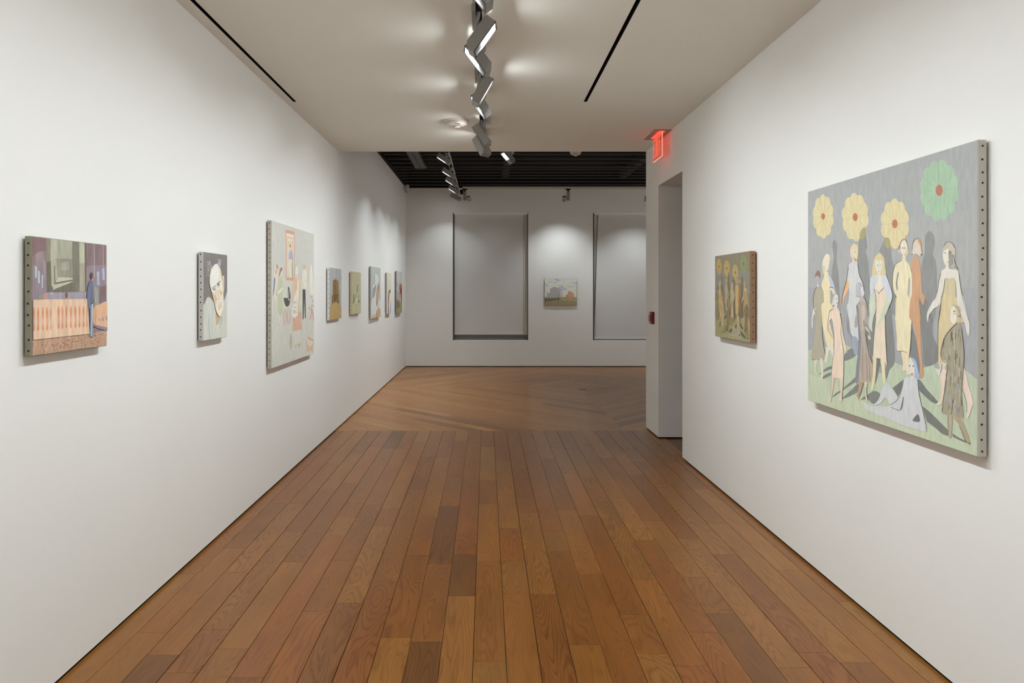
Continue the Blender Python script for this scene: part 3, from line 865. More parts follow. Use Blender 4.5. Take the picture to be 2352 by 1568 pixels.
# --- large canvas on the right wall: a crowd of long figures under four flowers
big = Picture()
G = (186, 196, 168)                                    # ground
for crop, col, p in (('c1', (168, 169, 164), '140 562 1668 85 1668 700 140 900'), ('c2', (164, 164, 162), '120 0 1510 0 1510 800 120 620')):
    big.flat(crop, col, p)
big.flat('c2', G, '118 515 180 497 330 478 430 463 500 505 545 570 640 700 760 700 835 608 900 640 1000 690 1080 655 1155 635 1200 700 1400 660 1512 752 1512 1392 118 935')
big.flat('c2', (194, 202, 172), '118 700 330 780 640 960 1000 1100 1512 1250 1512 1392 118 935')
SH, SH2 = (146, 146, 141), (134, 134, 129)             # painted shadow figures
big.poly('c5', SH, '555 176 520 215 510 300 527 400 537 520 520 640 498 760 495 900 530 980 560 1100 600 1200 640 1400 668 1568 655 1300 640 1000 630 750 600 600 598 420 606 330 598 230')
big.poly('c5', SH, '1035 60 1085 -5 1135 30 1165 200 1170 320 1145 390 1190 560 1210 800 1217 1000 1218 1300 1215 1568 1165 1568 1165 1400 1100 1260 1060 950 1000 650 990 540 1010 300')
big.poly('c7', SH, '668 60 655 180 648 300 655 400 692 470 730 600 762 720 772 780 830 740 832 420 720 250 700 120')
big.poly('c7', SH2, '610 875 603 800 660 715 735 680 765 760 790 790 740 832 680 858')
big.poly('c5', SH, '1545 125 1480 190 1440 300 1405 400 1500 520 1520 800 1600 960 1660 1200 1640 1420 1640 1568 1760 1568 1755 1000 1690 690 1640 520 1620 300 1600 180')
big.poly('c7', SH2, '965 -30 1112 -30 1110 300 1085 500 1062 700 1052 960 1000 700 955 560 945 300 1000 400 1022 540 1000 250')
big.poly('c7', SH2, '1340 -40 1250 180 1256 500 1280 900 1255 1000 1268 1170 1320 1020 1400 885 1388 500 1350 120')
big.poly('c7', (124, 124, 120), '1118 838 1180 850 1192 1010 1168 960 1130 1130 1095 1230 1105 1000')
big.poly('c6', SH, '725 3 660 40 635 120 628 380 600 480 575 640 580 900 600 1080 640 1300 660 1568 780 1568 840 1100 835 700 815 520 772 400 797 250 790 100')
big.poly('c8', SH2, '330 20 338 300 352 480 360 650 385 722 468 702 522 650 510 520 462 400 455 200 410 160 412 60')
big.poly('c8', SH2, '235 300 300 500 328 700 318 800 250 720 225 560')
big.flat('c8', (122, 122, 118), '45 945 160 855 150 940 105 1035')
big.flat('c8', (124, 125, 118), '295 860 330 862 400 960 515 1085 500 1110 440 1085 370 1020 310 960')
big.flat('c8', (124, 124, 116), '352 1130 430 1190 520 1280 630 1390 620 1440 560 1420 480 1350 400 1290')
big.flat('c8', (124, 124, 116), '660 1410 740 1460 820 1500 800 1508 720 1475 665 1445')
for p in ('200 1100 250 1055 330 985 425 955 420 995 300 1045', '270 1155 300 1100 410 1055 405 1095 340 1135', '425 1450 470 1385 560 1330 700 1210 795 1125 800 1195 640 1300 520 1390',
          '585 1470 620 1420 720 1330 830 1230 830 1350 700 1430', '870 1490 900 1450 1000 1390 1080 1345 1170 1390 1160 1480 1100 1540 1040 1540 985 1480 920 1480'):
    big.poly('c7', (130, 131, 124), p)
# flowers
def flower(crop, cx, cy, rx, ry, n, rot, col, vein, heart, hr):
    x0, y0, k = CROP[crop]; p = []
    for i in range(n * 8):
        t = 2 * math.pi * i / (n * 8)
        f = 0.86 + 0.14 * abs(math.sin((t * n + rot) / 2)) ** 0.7
        p.append('%f %f' % (cx + rx * f * math.cos(t), cy + ry * f * math.sin(t)))
    big.flat(crop, col, ' '.join(p))
    for i in range(n):
        t = (2 * math.pi * i - rot) / n
        big.line(crop, vein, 3.5, '%f %f %f %f' % (cx + rx * .2 * math.cos(t), cy + ry * .2 * math.sin(t), cx + rx * .84 * math.cos(t), cy + ry * .84 * math.sin(t)))
    big.oval(crop, heart, cx, cy, hr, hr * 1.6)
YEL, VEIN, HEART = (216, 202, 158), (176, 160, 122), (186, 122, 98)
flower('c1', 278, 772, 95, 200, 10, 0.6, YEL, VEIN, HEART, 18)
flower('c1', 567, 778, 121, 220, 10, 1.2, YEL, VEIN, HEART, 23)
flower('c1', 924, 838, 130, 228, 10, 0.2, YEL, VEIN, HEART, 25)
flower('c1', 1324, 537, 180, 280, 12, 0.9, (166, 190, 160), (142, 148, 132), (180, 120, 100), 32)
big.poly('c1', (168, 160, 118), '610 975 612 920 632 880 655 870 662 910 655 960 630 980')
big.poly('c1', (168, 160, 120), '822 1010 828 975 850 960 875 975 885 1020 885 1050 850 1058')
INK = (104, 100, 94)
# figure at far left, seen from behind
big.poly('c5', (226, 214, 190), '150 1568 165 1480 185 1490 200 1568')
big.poly('c5', (178, 170, 146), '218 1062 262 1062 318 1110 345 1200 355 1330 340 1480 320 1568 200 1568 165 1450 155 1330 165 1180')
big.poly('c7', (176, 168, 146), '165 -20 335 -20 262 150 258 350 275 520 310 830 190 860 100 850 125 600 155 380 170 200')
big.poly('c7', (226, 216, 196), '130 60 160 60 120 200 115 360 100 330 105 200')
big.flat('c5', (198, 200, 204), '225 1000 255 1000 262 1065 220 1065')
big.poly('c5', (152, 118, 100), '238 748 272 780 285 860 282 990 240 1000 200 1002 162 950 178 870 205 790')
big.poly('c5', (176, 172, 170), '170 900 225 850 275 890 280 990 205 1002 162 950')
big.poly('c7', (222, 210, 186), '155 855 190 858 165 950 165 1040 195 1100 150 1050 145 950')
big.poly('c7', (222, 210, 186), '232 855 265 850 280 1000 280 1120 232 1170 250 1080')
# pale yellow woman behind
big.poly('c5', (230, 214, 172), '368 770 430 780 440 850 520 1000 530 1080 480 1110 470 1300 475 1480 490 1568 360 1568 355 1300 330 1150 310 1050 320 960 355 880')
big.poly('c5', (188, 192, 202), '436 830 500 910 540 1010 560 1110 565 1190 500 1130 470 1000')
big.poly('c5', (222, 206, 176), '430 1140 450 1080 500 1075 545 1120 562 1190 530 1200 500 1130 460 1140 440 1220')
big.poly('c7', (228, 214, 172), '262 -20 405 -20 415 200 380 250 440 520 430 650 345 655 290 420 262 180')
big.poly('c7', (224, 214, 196), '345 655 435 655 440 850 385 700 335 880 345 905 305 880 318 780')
big.poly('c5', (226, 214, 186), '385 455 430 440 462 470 465 560 435 730 400 760 340 800 325 700 335 560')
big.poly('c5', (206, 194, 164), '333 650 372 700 365 790 340 815 325 740')
# tall blond man in grey-white
big.poly('c5', (205, 205, 200), '880 600 960 570 990 620 1010 740 1030 850 1090 980 1120 1150 1100 1240 1060 1250 1040 1420 1000 1568 820 1568 815 1400 835 1150 800 990 790 900 820 660')
big.poly('c7', (204, 205, 201), '665 -20 835 -20 835 520 805 530 740 492 705 400 690 250 665 120')
big.poly('c7', (160, 164, 172), '735 500 820 530 820 760 770 770 745 640')
big.poly('c5', (226, 178, 132), '790 950 830 990 800 1150 740 1260 712 1420 700 1380 705 1230 745 1090')
big.flat('c5', (226, 198, 172), '890 510 950 515 940 600 890 600')
big.poly('c5', (218, 200, 158), '930 245 985 275 1003 360 1000 480 975 545 950 540 925 515 880 520 860 450 852 360 880 285')
big.poly('c5', (216, 206, 184), '880 400 920 340 950 390 950 470 925 515 880 515 862 450')
# brown-robed child and grey head
big.poly('c5', (188, 186, 182), '1035 985 1085 1030 1110 1090 1122 1190 1090 1240 1035 1250 970 1235 960 1150 960 1050 990 1000')
big.poly('c5', (212, 212, 214), '1050 1040 1085 1035 1110 1090 1120 1190 1080 1230 1060 1150')
big.poly('c5', (186, 178, 166), '1040 1250 1090 1255 1150 1350 1165 1450 1165 1568 985 1568 985 1430 1030 1340')
big.poly('c7', (180, 166, 150), '830 -20 962 -20 965 120 940 300 945 520 985 700 1040 900 1072 1080 1050 1170 1010 1210 900 1215 800 1210 800 1050 850 800 880 500 835 250')
big.poly('c7', (138, 138, 140), '800 20 835 60 850 300 870 560 860 850 845 1060 830 1215 785 1200 800 950 830 720 830 420')
big.poly('c7', (166, 160, 156), '790 150 812 200 815 330 790 355 772 320')
big.poly('c7', (196, 182, 166), '880 30 930 20 930 260 900 420 890 250')
for p in ('905 640 895 900 900 1180', '950 760 970 1000 965 1190', '985 780 1010 1000 1010 1180'): big.line('c7', (150, 132, 118), 10, p)
big.poly('c7', (218, 206, 184), '925 330 965 350 1010 440 1025 500 1020 548 985 510 1000 440 950 390')
big.poly('c7', (178, 152, 126), '845 1215 915 1215 890 1320 850 1440 850 1510 805 1400 835 1330')
big.poly('c7', (216, 202, 174), '930 1215 965 1218 962 1350 975 1440 985 1505 945 1460 945 1330')
# mother in cape and pink dress
big.poly('c5', (196, 202, 178), '1235 1200 1330 1130 1340 1300 1320 1568 1215 1568')
big.poly('c5', (202, 206, 184), '1520 1150 1640 1200 1655 1290 1590 1450 1545 1568 1430 1568')
big.poly('c7', (200, 206, 184), '1018 -20 1110 -20 1085 120 1050 300 1050 420 1005 350 995 250 1010 120')
big.poly('c7', (198, 206, 180), '1240 -20 1322 -20 1255 150 1130 350 1110 330 1180 200')
big.poly('c5', (200, 203, 203), '1300 830 1370 820 1375 900 1340 1050 1235 1200 1215 1050 1225 920')
big.poly('c5', (202, 205, 207), '1445 840 1520 820 1560 910 1640 1130 1662 1250 1640 1300 1560 1230 1500 1100 1440 930')
big.poly('c5', (222, 212, 190), '1378 810 1440 830 1440 930 1480 1080 1405 1190 1320 1100 1370 930')
big.poly('c5', (226, 206, 182), '1320 1110 1405 1190 1485 1090 1525 1200 1515 1320 1440 1568 1350 1568 1345 1300')
big.poly('c7', (226, 208, 182), '1112 -20 1235 -20 1180 140 1250 200 1260 480 1275 800 1285 935 1240 890 1190 850 1120 832 1060 860 1062 700 1085 420 1110 200')
big.poly('c7', (200, 206, 180), '1225 60 1255 150 1130 350 1108 330 1170 200')
big.poly('c7', (224, 212, 168), '1065 855 1115 845 1110 1000 1085 1250 1035 1350 1030 1300 1060 1100')
big.poly('c7', (224, 214, 172), '1180 855 1245 890 1250 1030 1258 1215 1225 1220 1205 1050')
big.poly('c5', (214, 196, 150), '1400 420 1455 455 1500 560 1518 700 1528 820 1440 840 1360 820 1270 850 1285 640 1320 510')
big.poly('c5', (218, 216, 196), '1340 570 1400 555 1460 570 1458 680 1430 800 1390 820 1350 740 1335 650')
# nude-yellow woman
big.poly('c6', (226, 214, 178), '250 430 305 430 310 500 380 570 408 700 415 860 412 1100 415 1350 410 1568 380 1568 340 1200 350 900 370 800 360 1000 335 1150 350 1330 385 1568 135 1568 160 1180 110 1060 80 900 95 700 140 575 240 510')
big.poly('c6', (150, 146, 136), '172 705 185 740 165 870 170 990 155 1020 136 910 150 800')
big.poly('c6', (170, 172, 168), '372 820 380 900 370 1100 345 1250 335 1100 345 950')
big.poly('c8', (226, 214, 176), '92 -15 205 -15 218 120 240 300 240 450 222 575 200 580 140 570 95 555 92 430 80 250')
big.poly('c8', (224, 210, 170), '140 570 210 572 218 640 185 760 160 772 148 755 155 680')
big.poly('c6', (206, 190, 156), '270 142 325 180 345 330 368 360 330 430 300 420 220 385 175 360 180 325 215 300 220 200')
big.poly('c6', (222, 212, 190), '270 165 315 190 325 290 300 380 268 437 240 390 218 290 235 200')
# rust-coloured figure
big.poly('c6', (200, 160, 126), '470 420 510 440 550 580 570 760 585 1000 612 1150 615 1280 580 1230 540 1120 540 1300 560 1568 415 1568 412 1100 415 860 395 590 420 500')
big.poly('c8', (199, 158, 124), '248 -15 372 -15 368 90 330 20 320 100 335 280 342 480 352 650 370 790 360 830 325 830 330 700 310 560 280 380 245 260 220 200')
big.poly('c6', (214, 198, 172), '430 200 480 140 540 150 570 220 575 310 590 390 540 430 490 390 430 430 410 385 425 310')
big.poly('c6', (200, 152, 118), '500 130 545 140 572 200 575 300 555 250 520 180')
big.poly('c6', (200, 202, 206), '450 280 495 260 500 330 480 380 455 370')
big.poly('c6', (224, 200, 176), '495 230 530 250 520 370 495 380')
# seated figure in pale blue-grey
big.poly('c8', (204, 204, 201), '165 850 235 830 300 860 330 1050 380 1250 402 1388 300 1370 180 1340 60 1290 0 1255 -130 1215 -160 1150 -130 1130 0 1130 100 1060 140 960')
big.poly('c7', (204, 204, 201), '1265 1215 1300 1240 1360 1320 1432 1420 1432 1530 1340 1560 1290 1480 1250 1450 1180 1540 1080 1560 1150 1480 1200 1330')
big.poly('c2', (205, 205, 200), '585 930 620 960 720 985 850 970 900 1000 890 1060 780 1040 700 1030 630 1010 590 970')
big.poly('c8', (118, 118, 116), '310 1215 330 1285 290 1292 255 1275')
big.flat('c8', (110, 111, 112), '160 1035 165 1040 135 1170 128 1165')
big.poly('c8', (222, 212, 192), '240 630 275 660 280 760 262 855 230 810 195 800 188 720 205 660')
big.poly('c8', (166, 182, 204), '235 630 285 660 312 760 325 840 290 855 275 780 270 700')
big.oval('c8', (206, 120, 96), 250, 804, 14, 14); big.oval('c8', (226, 200, 180), 252, 806, 6, 6)
for x, y in ((225, 715), (262, 718)): big.oval('c8', (150, 152, 160), x, y, 9, 11)
# woman with white arms and ochre dress
big.poly('c6', (218, 212, 196), '920 690 1000 650 1100 660 1180 670 1220 740 1240 900 1280 1150 1340 1350 1395 1568 1310 1568 1260 1420 1195 1260 1180 1000 1160 860 1100 830 985 830 975 960 930 1140 870 1280 770 1350 720 1420 700 1568 670 1470 685 1380 760 1230 830 1130 860 930')
big.poly('c6', (202, 190, 152), '985 815 1040 830 1105 805 1150 830 1165 960 1165 1180 1200 1280 1270 1450 1290 1568 875 1568 900 1350 915 1200 950 1020')
big.poly('c8', (208, 192, 152), '545 0 690 0 720 80 700 180 740 400 660 500 640 680 600 780 540 740 520 660 515 450 525 220')
big.poly('c8', (214, 208, 196), '710 -10 770 -10 810 130 842 300 835 400 815 380 790 270 750 130')
big.poly('c8', (218, 212, 200), '545 10 550 60 480 120 430 200 415 270 402 220 425 140 490 50')
big.poly('c6', (196, 186, 164), '1040 188 1100 210 1150 290 1160 380 1140 500 1160 590 1210 660 1130 640 1070 570 1060 480 1000 560 980 600 950 520 935 380 950 290 985 220')
big.poly('c6', (222, 216, 196), '985 330 1040 310 1050 400 1050 520 1050 640 1120 690 980 680 1000 600 960 520 945 400')
big.poly('c6', (156, 150, 140), '1050 330 1100 360 1095 400 1140 420 1125 500 1130 560 1080 600 1055 500 1040 420')
big.poly('c6', (128, 126, 124), '1120 600 1160 610 1215 662 1180 650')
# striped coat figure in front
big.poly('c8', (224, 204, 184), '545 780 600 750 590 900 560 1090 520 1125 498 1110 540 1060 545 900')
big.poly('c8', (224, 204, 184), '780 740 805 800 835 930 880 1080 870 1130 830 1250 808 1240 815 1100 770 950')
big.poly('c8', (164, 156, 134), '720 270 760 330 780 500 785 700 760 900 765 1060 780 1250 730 1240 640 1230 555 1190 590 1050 590 900 610 700 560 640 548 560 580 440 640 340')
big.poly('c8', (176, 160, 130), '740 1250 790 1330 850 1510 815 1500 740 1330 660 1240')
big.poly('c8', (180, 168, 142), '615 1220 660 1230 655 1440 625 1440')
big.poly('c8', (212, 208, 190), '555 680 600 695 560 760 545 800 515 810 490 740 530 750')
rs = random.Random(3)
for i in range(70):
    t = rs.random(); x = 600 + 165 * rs.random(); y = 330 + 860 * t
    if y < 650: x = 570 + (190) * rs.random() if y > 430 else 650 + 100 * rs.random()
    c = rs.choice(((112, 106, 92), (196, 188, 158), (160, 172, 200), (132, 124, 104), (206, 196, 168), (96, 92, 84)))
    big.line('c8', c, rs.uniform(7, 14), '%f %f %f %f' % (x, y, x + rs.uniform(-14, 6), y + rs.uniform(40, 110)))
big.poly('c8', (196, 182, 152), '690 80 745 110 755 200 740 262 700 220 665 100')
big.poly('c8', (222, 214, 192), '655 120 690 105 705 180 710 240 690 290 650 255 648 190')
# nude child in pink, left foreground
big.poly('c5', (226, 204, 180), '545 1430 600 1430 640 1500 670 1568 455 1568 480 1510')
big.poly('c7', (228, 206, 182), '455 55 510 50 545 130 565 260 570 450 590 640 605 850 608 1050 590 1150 520 1150 450 1135 410 1140 430 900 455 700 455 420 415 210 370 330 405 470 440 530 435 560 390 500 340 370 345 280 375 120')
big.poly('c7', (224, 206, 180), '560 260 580 290 600 480 640 640 660 740 640 745 600 640 570 500')
big.poly('c7', (226, 202, 178), '412 1140 458 1135 440 1300 420 1430 405 1510 378 1485 405 1400')
big.poly('c7', (226, 202, 178), '552 1150 600 1145 595 1300 575 1420 588 1500 540 1480 555 1380')
big.poly('c5', (216, 208, 194), '575 1200 620 1220 632 1290 620 1400 595 1440 540 1400 515 1450 512 1390 530 1280')
# ink contours and faces
for crop, w_, p in (('c5', 7, '225 1062 175 1150 155 1300 160 1420 200 1568'), ('c5', 6, '270 1062 330 1120 352 1220'), ('c5', 9, '820 660 790 900 745 1080 705 1250 700 1400'),
                    ('c5', 7, '995 610 1030 840 1090 980 1120 1150'), ('c5', 12, '460 1075 500 1065 545 1085'), ('c5', 9, '455 1545 490 1500 545 1470'), ('c5', 8, '1300 1110 1335 1200 1345 1400 1345 1568'),
                    ('c5', 8, '1330 1120 1380 1160 1402 1190 1430 1140 1480 1095'), ('c5', 9, '1535 830 1600 1000 1660 1240 1590 1450 1540 1568'), ('c5', 6, '1225 920 1215 1050 1230 1200'),
                    ('c5', 8, '1110 1240 1160 1350 1168 1480'), ('c5', 8, '1040 1340 990 1400 980 1480'), ('c5', 10, '965 1240 990 1235 1010 1250 1040 1245'), ('c5', 7, '990 1000 1030 985 1055 1010 1045 1060'),
                    ('c6', 7, '240 510 140 570 95 700 80 900 110 1060 160 1170'), ('c6', 6, '310 510 380 590 410 720'), ('c6', 8, '190 320 215 210 270 142 310 160 335 220'), ('c6', 8, '420 330 435 200 490 128'),
                    ('c6', 14, '485 128 530 132'), ('c6', 9, '570 300 590 380'), ('c6', 8, '955 280 1000 205 1045 188 1110 215 1155 300'), ('c6', 8, '1150 480 1165 570 1215 662'), ('c6', 8, '915 720 880 850 850 1070'),
                    ('c6', 9, '985 820 960 1010 920 1180 900 1400 870 1568'), ('c6', 6, '1220 720 1270 1080 1330 1320 1390 1540'), ('c6', 7, '690 1568 705 1480 730 1400'),
                    ('c7', 7, '265 330 275 520 315 770'), ('c7', 6, '100 850 150 855 200 850'), ('c7', 7, '450 75 385 110 360 280 365 400 430 500'), ('c7', 7, '545 120 570 260 565 450 590 640'),
                    ('c7', 6, '455 420 455 700 430 900 408 1200 405 1420'), ('c7', 6, '605 850 605 1050 590 1380 585 1490'), ('c7', 6, '920 230 930 330 1000 440 1020 500'), ('c7', 7, '945 420 985 700 1045 900'),
                    ('c7', 6, '1110 200 1080 460 1062 800'), ('c7', 6, '1255 180 1262 500 1285 930'), ('c7', 7, '915 1220 885 1340 845 1440'), ('c7', 8, '980 1220 965 1350 985 1500'),
                    ('c8', 5, '250 250 235 500 222 620'), ('c8', 5, '95 560 120 568 150 562 180 575 200 580'), ('c8', 6, '690 100 730 130 755 220'), ('c8', 6, '720 270 600 400 550 560 560 650 600 690'),
                    ('c8', 5, '760 330 785 560 780 760 765 1000'), ('c8', 6, '620 700 590 960 560 1190'), ('c8', 6, '620 1220 625 1440'), ('c8', 6, '740 1330 800 1480 850 1520'), ('c8', 5, '770 950 810 1080 815 1200'),
                    ('c8', 4, '165 860 145 950 105 1060 20 1120'), ('c8', 5, '160 1040 135 1168 30 1140'), ('c8', 4, '305 890 330 1040 385 1280 400 1388'), ('c8', 5, '545 80 520 300 518 660'),
                    ('c8', 5, '560 690 555 750 540 790')):
    big.line(crop, INK, w_ * 0.8, p)
for crop, x, y, a, b2 in (('c5', 1378, 655, 10, 9), ('c5', 1433, 640, 8, 6), ('c5', 945, 402, 7, 10), ('c5', 1055, 1090, 6, 8), ('c5', 1080, 1050, 7, 12), ('c5', 560, 1290, 6, 8), ('c5', 607, 1285, 8, 8), ('c5', 610, 1370, 9, 10),
                          ('c6', 258, 293, 12, 8), ('c6', 290, 295, 12, 8), ('c6', 990, 380, 16, 6), ('c6', 1070, 378, 18, 8), ('c6', 1030, 535, 18, 4), ('c8', 688, 155, 9, 7), ('c8', 735, 205, 12, 6), ('c8', 690, 180, 6, 5), ('c6', 425, 400, 9, 12), ('c6', 578, 403, 13, 7)):
    big.oval(crop, (104, 100, 98), x, y, a, b2, 10)
big.line('c5', (176, 100, 70), 7, '910 515 940 520 945 560'); big.oval('c5', (226, 186, 160), 1402, 765, 14, 18)
uv_big, Wb, Hb = painting('figure_painting_large', 1, 2246, 1855.5, 320, 1050, 2267, (226, 225, 221), (170, 170, 165), big,
    'largest canvas, on the right wall, long pale figures under four flowers', 25, (188, 182, 168), thick=0.032)
painting('figure_painting_small', 1, 1722.9, 1642.3, 576, 787.3, 1730, (220, 218, 212), (134, 130, 116), None,
    'small canvas beside the doorway repeating the large crowd picture in darker colours', 12, (148, 116, 88), thick=0.036, reuse=(uv_big, Wb, Hb))

# --- left wall, nearest: balustrade and standing man
p1 = Picture()
p1.flat('q1', (146, 122, 122), '200 100 362 120 362 725 200 800').flat('q1', (152, 134, 140), '200 420 362 400 362 725 345 800 200 800').flat('q1', (140, 110, 108), '200 100 362 120 362 260 205 330')
p1.flat('q1', (156, 136, 134), '240 300 320 260 355 420 300 560 240 480')
for p in ('238 428 258 440 258 565 238 555', '272 482 290 487 292 622 274 612', '312 527 325 530 325 672 313 665'): p1.flat('q1', (186, 198, 198), p)
p1.flat('q1', (124, 120, 102), '360 120 800 172 797 714 365 720')
p1.flat('q1', (146, 140, 116), '365 122 412 128 412 375 365 392').flat('q1', (116, 112, 92), '365 392 412 375 425 690 365 718')
p1.flat('q1', (186, 184, 158), '412 128 645 153 645 355 475 348 412 375').flat('q1', (170, 168, 142), '475 136 645 153 645 355 478 348')
p1.flat('q1', (152, 148, 128), '478 348 645 357 650 548 490 552').flat('q1', (168, 164, 146), '520 400 600 380 620 470 530 480')
p1.flat('q1', (178, 174, 148), '412 375 476 349 486 560 445 615 432 690 418 650').flat('q1', (128, 122, 102), '445 430 456 430 460 600 448 610')
p1.flat('q1', (192, 190, 162), '492 552 650 556 650 602 436 690 442 640').flat('q1', (116, 112, 94), '456 612 650 578 650 594 456 632')
p1.flat('q1', (122, 116, 96), '436 690 650 605 668 650 702 712 440 718').flat('q1', (130, 126, 108), '645 153 720 165 726 712 702 712 655 625')
p1.flat('q1', (188, 186, 156), '720 165 778 172 780 400 722 400').flat('q1', (170, 164, 138), '722 400 780 400 784 708 726 712').flat('q1', (112, 108, 90), '778 172 800 175 800 712 784 708')
p1.flat('q1', (140, 116, 114), '800 175 1016 196 1022 830 940 850 870 885 800 720').flat('q1', (150, 132, 138), '800 430 1018 420 1022 830 870 885 800 720').flat('q1', (138, 110, 106), '940 660 1020 640 1022 830 940 850')
p1.flat('q1', (156, 150, 142), '862 560 880 600 880 660 940 668 940 845 880 875 862 800')
p1.line('q1', (196, 204, 206), 6, '882 183 888 555').line('q1', (190, 170, 160), 5, '976 192 980 455').line('q1', (196, 204, 206), 4, '983 192 986 450')
p1.flat('q1', (170, 178, 196), '912 495 940 490 943 640 914 638').flat('q1', (170, 178, 196), '970 462 995 450 999 586 972 580')
p1.flat('q1', (164, 154, 160), '345 722 800 712 802 796 345 796')
p1.poly('q1', (124, 122, 140), '980 725 990 770 1000 830 958 840 972 780')
p1.oval('q1', (132, 162, 128), 290, 768, 20, 27).oval('q1', (222, 140, 108), 342, 762, 18, 36).oval('q1', (210, 170, 136), 418, 722, 13, 18).oval('q1', (118, 110, 124), 418, 685, 17, 35).oval('q1', (212, 172, 138), 583, 772, 15, 20).oval('q1', (140, 98, 78), 581, 750, 16, 36)
p1.flat('q1', (196, 154, 122), '205 1240 870 1165 1032 1125 1032 1302 205 1420')
rp = random.Random(5)
for i in range(330):
    x = rp.uniform(212, 1026); yt = 1236 - (x - 212) * 0.11; yb = 1412 - (x - 212) * 0.135
    p1.oval('q1', rp.choice(((160, 160, 122), (206, 140, 112), (190, 150, 140), (214, 172, 128), (176, 132, 112), (150, 166, 128))), x, rp.uniform(yt, yb), rp.uniform(3, 7), rp.uniform(4, 7), 6)
p1.flat('q1', (228, 192, 154), '204 798 800 790 828 1170 210 1236')
for i, x in enumerate((218, 263, 315, 360, 403, 487, 528, 572, 621, 670, 715, 760, 797)):
    ya, yb = (880, 1142 - i * 3) if i < 5 else (863, 1118 - (i - 5) * 3)
    k = yb - ya; wv = 13 if i not in (4, 12) else 7
    sh = [(0.3, 0), (0.55, .08), (1.0, .20), (0.8, .34), (0.35, .55), (0.35, .70), (0.95, .88), (0.8, .95), (0.3, 1.0)]
    pp = [(x + a * wv, ya + t * k) for a, t in sh] + [(x - a * wv, ya + t * k) for a, t in sh[::-1]]
    p1.flat('q1', (222, 148, 108), ' '.join('%f %f' % q for q in pp))
p1.poly('q1', (224, 174, 130), '868 890 930 850 1022 822 1030 960 1030 1100 940 1085 868 1055')
for p in ('925 1000 942 1005 942 1030 925 1030', '958 990 985 995 985 1030 958 1030', '1000 985 1024 975 1024 1020 1000 1025'): p1.flat('q1', (176, 150, 150), p)
p1.flat('q1', (146, 134, 154), '866 1060 940 1085 1030 1100 1030 1136 940 1118 866 1084')
p1.flat('q1', (124, 132, 152), '826 870 870 825 862 1000 868 1206 828 1202 832 1000').flat('q1', (208, 208, 206), '850 850 862 845 852 1202 845 1202')
p1.poly('q1', (112, 118, 138), '838 580 860 588 868 650 870 815 850 835 825 882 805 878 798 740 812 640')
p1.oval('q1', (198, 152, 122), 856, 575, 9, 18).oval('q1', (122, 88, 74), 849, 534, 14, 36).line('q1', (190, 116, 80), 8, '886 830 893 1196').oval('q1', (200, 180, 130), 885, 808, 7, 16)
painting('balustrade_painting', -1, 73.2, 245.5, 541.5, 818.5, 57.4, (228, 227, 222), (150, 130, 130), p1,
    'nearest left-wall canvas, orange balustrade with a standing man in blue', 10, (146, 140, 120), thick=0.026, mat='paint_rough', sat=0.85)

# --- left wall, second: portrait
p2 = Picture()
p2.flat('q2', (128, 120, 112), '225 105 582 165 580 900 225 960')
p2.poly('q2', (198, 198, 180), '222 940 250 860 285 782 305 765 332 778 390 860 420 990 460 1045 500 990 520 850 545 780 582 728 580 1350 400 1376 218 1402')
p2.poly('q2', (176, 182, 168), '300 1000 320 1180 340 1385 325 1388 300 1180').poly('q2', (180, 184, 168), '480 1060 500 1040 510 1100 460 1220').poly('q2', (214, 206, 182), '425 1165 450 1120 440 1280')
p2.poly('q2', (190, 166, 126), '412 985 470 1050 450 1140 418 1165')
rp = random.Random(9)
for bx, by, ax, ay in ((300, 250, 350, 470), (335, 300, 345, 360), (415, 285, 470, 340), (440, 225, 478, 300)):
    for i in range(90):
        p2.oval('q2', rp.choice(((178, 176, 172), (150, 146, 146), (206, 204, 198), (136, 134, 140))), rp.uniform(bx, ax) - (18 if by == 250 else 0), rp.uniform(by, ay), 4, 6, 6)
p2.poly('q2', (226, 214, 190), '405 288 440 310 470 360 486 430 496 510 502 650 516 760 516 900 510 960 490 1020 462 1047 435 1020 405 950 390 870 375 810 345 690 320 590 315 500 330 390 365 320')
p2.poly('q2', (232, 224, 204), '400 310 440 350 440 480 410 570 350 600 330 520 340 420')
p2.poly('q2', (222, 204, 172), '500 480 512 458 524 482 522 650 512 722 502 690').line('q2', (178, 132, 88), 5, '506 500 515 560 508 640')
p2.poly('q2', (208, 178, 134), '350 690 400 750 412 830 400 870 378 800').poly('q2', (210, 182, 140), '455 640 490 690 500 640 498 720 470 740').poly('q2', (214, 190, 150), '440 900 470 870 490 890 460 950 445 960').poly('q2', (214, 196, 158), '460 360 486 440 492 520 470 470')
p2.flat('q2', (128, 122, 130), '408 588 440 552 472 528 470 546 440 570 414 594').flat('q2', (128, 122, 130), '345 640 370 618 398 598 397 612 350 650')
p2.poly('q2', (186, 182, 160), '420 600 445 580 468 575 450 620 430 625').poly('q2', (186, 180, 156), '360 655 380 640 398 640 385 668 366 670')
p2.oval('q2', (70, 74, 86), 443, 583, 12, 12).oval('q2', (74, 76, 84), 379, 654, 10, 11)
for p in ('405 590 400 680 410 770 425 810 450 780', '430 660 440 730 455 775 425 810', '440 890 465 845 490 858', '475 740 500 790', '390 860 405 950 435 1020 462 1047 492 1015 512 950'): p2.line('q2', (184, 138, 92), 5, p)
painting('portrait_painting', -1, 466.7, 522, 577.5, 783, 457.9, (217, 215, 208), (128, 120, 112), p2,
    'narrow portrait canvas of a frowning bald man on a dark ground', 13, (190, 186, 176), thick=0.028, sat=0.90)

